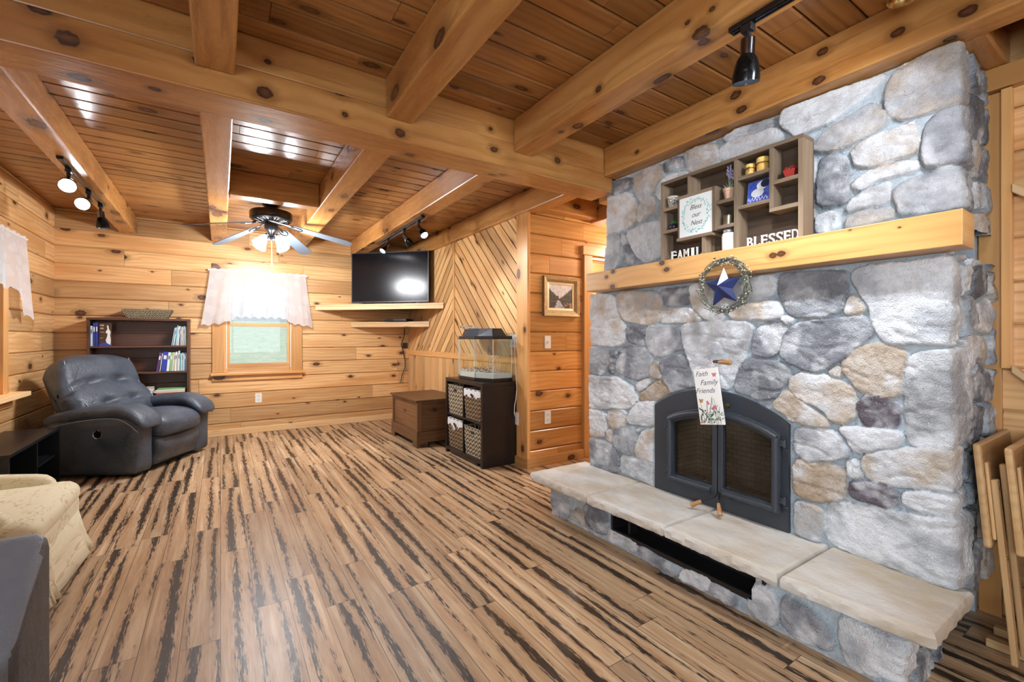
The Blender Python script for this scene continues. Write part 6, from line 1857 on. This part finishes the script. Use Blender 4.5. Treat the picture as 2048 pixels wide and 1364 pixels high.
# brass lamp by the beam over the fireplace
bl2 = thing('brass_lamp', 'small brass bell lamp at the top edge above the fireplace beam', 'lamp', (2.06, .572, ZC))
Mx = T(2.06, .572, ZC - .001) @ Matrix.Rotation(PI, 4, 'X')
mb = MB(); mb.lathe([(.0001, 0), (.05, 0), (.05, .012), (.02, .02)], 24, M=Mx); build(mb, 'ceiling_plate', M_brass, bl2, smooth=50)
mb = MB(); mb.lathe([(.010, .02), (.010, .0605)], 12, M=Mx, cap=False); build(mb, 'stem', M_brass, bl2, smooth=50)
mb = MB(); mb.lathe([(.010, .06), (.022, .064), (.034, .075), (.042, .095), (.046, .106), (.044, .105), (.037, .09), (.03, .08)], 26, M=Mx, cap=False); build(mb, 'lamp_shade', M_brass, bl2, smooth=60)
# lamps of the hall and the room beyond it
lamp('hall_lamp', 'POINT', (3.9, 2.75, 2.1), 40, (1, .93, .82), shadow_soft_size=.12)
lamp('room_beyond_lamp', 'POINT', (3.9, 4.1, 2.1), 70, (1, .95, .88), shadow_soft_size=.12)
lamp('rear_point_light', 'POINT', (1.9, -1.8, 2.2), 6, (.95, .97, 1), shadow_soft_size=.12)  # unseen point light behind the camera, with no fixture built
# ------------------------------------------------------------ television corner
def rot45(p):                        # local (along, out, up) -> world, corner diagonal plane x + y = k
    return p
tv = thing('television', 'black flat-screen television standing on the upper corner shelf', 'television', (1.865, 5.785, 1.6115), math.radians(-45))
def tp(mb, n, m, p=tv, bev=0): return build(mb, n, m, p, bev, world=False)
mb = MB(); mb.box((-.548, -.012, .028), (.548, .030, .690)); tp(mb, 'casing', plain('black_plastic', (.012, .012, .013), .4), bev=.003)
mb = MB(); mb.box((-.536, -.0145, .045), (.536, -.0122, .680)); tp(mb, 'screen', plain('dark_glass_screen', (.004, .005, .008), .2, 0., .35))
mb = MB()
for lo, hi in (((-.548, -.016, .028), (-.5365, -.0125, .690)), ((.5365, -.016, .028), (.548, -.0125, .690)), ((-.5363, -.016, .681), (.5363, -.0125, .690)), ((-.5363, -.016, .028), (.5363, -.0125, .0445))): mb.box(lo, hi)
tp(mb, 'bezel', plain('grey_bezel', (.05, .05, .055), .3))
mb = MB(); mb.box((-.03, -.0168, .033), (.03, -.0161, .039)); tp(mb, 'maker_mark', M_chrome)
for x in (-.38, .38):
    mb = MB(); mb.box((x - .02, -.08, .0), (x + .02, .10, .012)); mb.box((x - .012, 0, .0121), (x + .012, .02, .03)); tp(mb, 'foot', M_black, bev=.002)
def corner_shelf(k, zt, label, dz):
    xa = X_D - .013; yb = Y_F - .002
    xl = k - yb; yr = k - xa
    r = thing('corner_shelf', label, 'shelf', ((xl + xa) / 2, (yb + yr) / 2, zt - .04), 0, 'pale corner shelves under the television')
    mb = MB(); mb.prism([(xl, yb), (xa, yr), (xa, yb)], zt - .028, zt); build(mb, 'board', M_pale, r, .002)
    q = .03
    def strip(a, z0, z1, name):
        s = a / 2 ** .5
        # front strip of thickness .02 set back by a
        mb = MB(); o = a * 2 ** .5
        mb.prism([(xl + o, yb), (xa, yr + o), (xa, yr + o + .028), (xl + o + .028, yb)], z0, z1, g=0)
        return build(mb, name, M_pale, r, .002)
    strip(.004, zt - .072, zt - .0285, 'front_strip')
    return r
corner_shelf(7.405, 1.611, 'wide pale pine corner shelf holding the television', .08)
corner_shelf(7.86, 1.392, 'narrower pale pine corner shelf below the television shelf', .08)
bx = thing('cable_box', 'thin black cable box on the lower corner shelf', 'cable box', (2.02, 5.93, 1.3927), math.radians(-45))
mb = MB(); mb.box((-.17, -.10, .006), (.17, .10, .036)); tp(mb, 'body', M_black, bx, .003)
mb = MB(); mb.box((-.14, -.1015, .014), (-.02, -.1003, .028)); tp(mb, 'display', M_gloss, bx)
mb = MB()
for x in (-.13, .13): mb.lathe([(.012, 0), (.012, .0058)], 10, M=T(x, 0, 0))
tp(mb, 'foot_pad', M_black, bx)
mb = MB(); mb.tube([(2.262, 6.335, 1.312), (2.262, 6.335, 1.28), (2.25, 6.335, 1.18), (2.21, 6.338, 1.08), (2.24, 6.338, .98), (2.27, 6.338, .84), (2.27, 6.338, .74), (2.22, 6.338, .62), (2.20, 6.336, .52)], .006, 6)
build(mb, 'power_cord', M_black, bx, smooth=60)
mb = MB(); mb.box((2.235, 6.335, 1.02), (2.305, 6.358, 1.10)); cb = build(mb, 'cord_box', M_black, bevel=.003, origin=(2.27, 6.35, 1.06)); tag(cb, 'small dark box on the log wall beside the hanging cord', 'box')

# ------------------------------------------------------------ picture, switches, outlets
pf = thing('framed_picture', 'gilt framed painting of a river between dark pines on the hall wall', 'picture', (2.70, Y_H - .02, 1.39))
fx0, fx1, fz0, fz1 = 2.482, 2.915, 1.376, 1.748
def ringframe(x0, x1, z0, z1, w, ya, yb, name, mat, par):
    mb = MB()
    o = [(x0, z0), (x1, z0), (x1, z1), (x0, z1)]; i_ = [(x0 + w, z0 + w), (x1 - w, z0 + w), (x1 - w, z1 - w), (x0 + w, z1 - w)]
    b = mb.add([(p[0], ya[0], p[1]) for p in o] + [(p[0], ya[1], p[1]) for p in i_] + [(p[0], yb, p[1]) for p in o] + [(p[0], yb, p[1]) for p in i_])
    for k in range(4):
        j = (k + 1) % 4
        mb.face([b + k, b + j, b + 4 + j, b + 4 + k]); mb.face([b + k, b + 8 + k, b + 8 + j, b + j]); mb.face([b + 4 + k, b + 4 + j, b + 12 + j, b + 12 + k]); mb.face([b + 8 + k, b + 12 + k, b + 12 + j, b + 8 + j])
    return build(mb, name, mat, par, .002)
M_gilt = plain('antique_gilt', (.36, .26, .13), .38, .75, var=.35, vscale=40, bump=.6, bscale=140)
M_gilt2 = plain('pale_gilt', (.62, .54, .36), .4, .4, var=.15, vscale=30)
ringframe(fx0, fx1, fz0, fz1, .034, (Y_H - .040, Y_H - .030), Y_H - .004, 'outer_moulding', M_gilt, pf)
ringframe(fx0 + .0345, fx1 - .0345, fz0 + .0345, fz1 - .0345, .018, (Y_H - .028, Y_H - .018), Y_H - .004, 'inner_moulding', M_gilt, pf)
ringframe(fx0 + .053, fx1 - .053, fz0 + .053, fz1 - .053, .024, (Y_H - .016, Y_H - .012), Y_H - .004, 'liner', M_gilt2, pf)
mb = MB(); mb.box((fx0 + .0775, Y_H - .009, fz0 + .0775), (fx1 - .0775, Y_H - .004, fz1 - .0775))
g = Gph('river_painting')
gc = g.n('TexCoord').outputs['Generated']; sg_ = g.n('SeparateXYZ', {0: gc}); px_, pz_ = sg_.outputs[0], sg_.outputs[2]
n1 = g.noise(gc, 9., 4., .6); n2 = g.noise(g.comb(g.ma('MULTIPLY', px_, 22.), 0., g.ma('MULTIPLY', pz_, 3.)), 1., 3., .6)
sky = g.mix(g.mr(n1, .35, .65), (.52, .53, .62), (.78, .76, .76))
cen = g.ma('ABSOLUTE', g.ma('SUBTRACT', px_, .47))
tree = g.ma('LESS_THAN', pz_, g.ma('ADD', g.ma('MULTIPLY_ADD', cen, .85, .42), g.ma('MULTIPLY', g.ma('SUBTRACT', n2, .5), .35)))
col = g.mix(tree, sky, g.mix(g.mr(n1, .4, .7), (.018, .026, .026), (.10, .085, .06)))
water = g.ma('MULTIPLY', g.ma('LESS_THAN', pz_, .34), g.ma('LESS_THAN', g.ma('ABSOLUTE', g.ma('SUBTRACT', px_, g.ma('MULTIPLY_ADD', pz_, -.2, .46))), g.ma('MULTIPLY_ADD', g.ma('SUBTRACT', .36, pz_), .55, .03)))
col = g.mix(water, col, g.mix(g.mr(n1, .35, .7), (.16, .20, .27), (.70, .72, .80)))
rocks = g.ma('MULTIPLY', g.ma('LESS_THAN', pz_, .25), g.ma('GREATER_THAN', px_, .64))
col = g.mix(g.ma('MULTIPLY', rocks, g.mr(n1, .45, .55)), col, (.30, .20, .14))
g.bsdf(col, .5)
build(mb, 'canvas', g.m, pf)
def plate(name, label, cat, c, ax, w, h, rows, rocker=False, group=None):
    """wall plate; ax 'y' hangs on a wall facing -y, 'x' on a wall facing -x"""
    r = thing(name, label, cat, c, 0, group)
    def B(a0, a1, d0, d1, z0, z1):
        if ax == 'y': return ((c[0] + a0, c[1] - d1, c[2] + z0), (c[0] + a1, c[1] - d0, c[2] + z1))
        return ((c[0] - d1, c[1] + a0, c[2] + z0), (c[0] - d0, c[1] + a1, c[2] + z1))
    bxp('plate', M_ivory, [B(-w / 2, w / 2, .0005, .006, -h / 2, h / 2)], r, .0015)
    for (a, z, kind) in rows:
        if kind == 'socket':
            bxp('socket', M_white, [B(a - .016, a + .016, .0061, .008, z - .014, z + .014)], r, .001)
            bxp('slot', M_slot, [B(a - .008, a - .006, .0081, .0084, z - .004, z + .006), B(a + .006, a + .008, .0081, .0084, z - .004, z + .006)], r, 0)
        else:
            bxp('toggle', M_white, [B(a - .005, a + .005, .0061, .016, z - .010, z + .012)], r, .001)
    return r
sk2 = [(0, .024, 'socket'), (0, -.024, 'socket')]
plate('wall_outlet', 'white outlet low on the hall wall below the picture', 'outlet', (2.548, Y_H, .432), 'y', .072, .118, sk2, group='white wall outlets')
plate('wall_outlet', 'white outlet on the far log wall below the window', 'outlet', (.395, Y_F, .428), 'y', .072, .118, sk2, group='white wall outlets')
plate('wall_outlet', 'white outlet behind the cube shelf with a white cord plugged in', 'outlet', (X_D - .0205, 3.452, .422), 'x', .072, .118, sk2, group='white wall outlets')
plate('light_switch', 'single white light switch on the hall wall under the picture', 'switch', (2.548, Y_H, 1.132), 'y', .072, .118, [(0, 0, 'toggle')])
plate('outlet_panel', 'wide white wall plate beside the glass tank on the chevron boards', 'outlet', (X_D - .0015, 3.528, 1.144), 'x', .120, .124, [(-.036, .022, 'socket'), (-.036, -.024, 'socket'), (.0, .022, 'socket'), (.0, -.024, 'socket'), (.036, .022, 'socket'), (.036, -.024, 'socket')])

# ------------------------------------------------------------ lace curtains
def valance(name, label, P0, u, nrm, W, ztop, zside, zmid, seed, tail=.23):
    """sheer lace swag on a rod: tails at both ends, arched middle"""
    rs = random.Random(seed)
    r = thing(name, label, 'curtain', tuple(Vector(P0) + Vector(u) * W / 2), 0, 'sheer white lace curtains')
    u = Vector(u); n = Vector(nrm); P0 = Vector(P0)
    N, K = 120, 22
    def hem(t):
        e = min(t, 1 - t) * W
        k = max(0., min(1., (e - tail * .75) / (tail * .45))); k = k * k * (3 - 2 * k)
        return zside + (zmid - zside) * k + .012 * math.sin(t * 75) + (.04 * (e / tail) if e < tail * .75 else .03) * (1 - k)
    V = []
    for i in range(N + 1):
        t = i / N; zb = hem(t)
        for k in range(K + 1):
            s = k / K
            z = ztop + .012 * abs(math.sin(t * 40)) * (1 if k == 0 else 0) - s * (ztop - zb)
            spread = (t - .5) * 2 * .085 * (s ** 1.2) * (1 if abs(t - .5) > .3 else .3)
            dep = .022 + .012 * math.sin(t * 34 + seed) * (.3 + s) + .006 * math.sin(t * 90 + s * 3) * s + .02 * s * (min(t, 1 - t) * W < tail)
            V.append(P0 + u * (W * t + spread) + n * dep + Vector((0, 0, z)))
    mb = MB(); b = mb.add(V)
    for i in range(N):
        for k in range(K):
            q = [b + i * (K + 1) + k, b + i * (K + 1) + k + 1, b + (i + 1) * (K + 1) + k + 1, b + (i + 1) * (K + 1) + k]
            mb.face(q, [(i / N * W, k / K * .6), (i / N * W, (k + 1) / K * .6), ((i + 1) / N * W, (k + 1) / K * .6), ((i + 1) / N * W, k / K * .6)])
    build(mb, 'lace_panel', M_lace, r, smooth=180)
    mb = MB(); mb.tube([P0 + n * .022 + Vector((0, 0, ztop - .012)) - u * .01, P0 + u * (W + .01) + n * .022 + Vector((0, 0, ztop - .012))], .006, 8)
    rd = build(mb, 'rod', M_white, r, smooth=60)
    mb = MB()
    for e in (-.012, W + .012): mb.ball(P0 + u * e + n * .022 + Vector((0, 0, ztop - .012)), .013, 10)
    build(mb, 'rod_end', M_white, rd, smooth=60)
    return r
valance('lace_curtain', 'sheer white lace curtain over the far window', (-.105, Y_F - .034, 0), (1, 0, 0), (0, -1, 0), 1.03, 1.985, 1.315, 1.42, 2)
valance('lace_curtain', 'white lace curtain at the left window, cut by the picture edge', (X_L + .03, 3.95, 0), (0, 1, 0), (1, 0, 0), 1.40, 2.01, 1.335, 1.56, 5)

# ------------------------------------------------------------ folding tray tables
def tray_table(x, y, lean, label):
    r = thing('tray_table', label, 'tray table', (x, y, 0), 0, 'folded wooden tray tables on a stand')
    r.rotation_euler = (lean, 0, 0)
    def P(n, mb, par=r, bev=.004): return build(mb, n, M_tray, par, bev, world=False)
    mb = MB(); mb.box((-.24, -.011, .43), (.24, .011, .795), g=0, rnd=(.6, .5, .5)); tb = P('tray_top', mb, bev=.009)
    for sx in (-.225, .19):
        mb = MB(); mb.box((sx, -.022, .46), (sx + .035, -.0115, .73), g=2); P('runner', mb, tb)
    for sx in (-1, 1):
        mb = MB(); mb.box((sx * .205 - .017, -.040, .04), (sx * .205 + .017, -.0225, .67), g=2); lg = P('leg', mb)
        mb = MB(); mb.lathe([(.0001, 0), (.006, 0), (.006, .003), (.0001, .004)], 10, M=T(sx * .205, -.0402, .40) @ Matrix.Rotation(PI / 2, 4, 'X')); build(mb, 'bolt', M_chrome, lg, world=False)
        mb = MB(); mb.lathe([(.0001, 0), (.006, 0), (.006, .003), (.0001, .004)], 10, M=T(sx * .205, -.0402, .64) @ Matrix.Rotation(PI / 2, 4, 'X')); build(mb, 'bolt', M_chrome, lg, world=False)
        mb = MB(); mb.box((sx * .168 - .015, -.058, .06), (sx * .168 + .015, -.0405, .72), g=2); P('leg', mb)
    mb = MB(); mb.box((-.187, -.036, .10), (.187, -.026, .13)); P('stretcher', mb)
    return r
TX = 2.50
tray_table(TX, .362, math.radians(-4.5), 'folded wooden tray table nearest the stone chimney')
tray_table(TX + .0, .285, math.radians(-4.5), 'folded wooden tray table next to the one nearest the chimney')
tray_table(TX + .0, .205, math.radians(-4.5), 'folded wooden tray table cut by the right picture edge')
st = thing('tray_stand', 'low wooden stand carrying the folded tray tables', 'stand', (TX, .25, 0))
def sp(n, lo, hi, g=1):
    mb = MB(); mb.box(lo, hi, g=g); return build(mb, n, M_tray, st, .004)
for x in (TX - .06, TX + .06): sp('foot', (x - .016, .10, .004), (x + .016, .43, .036))
sp('stretcher', (TX - .043, .25, .008), (TX + .043, .28, .032), 0)
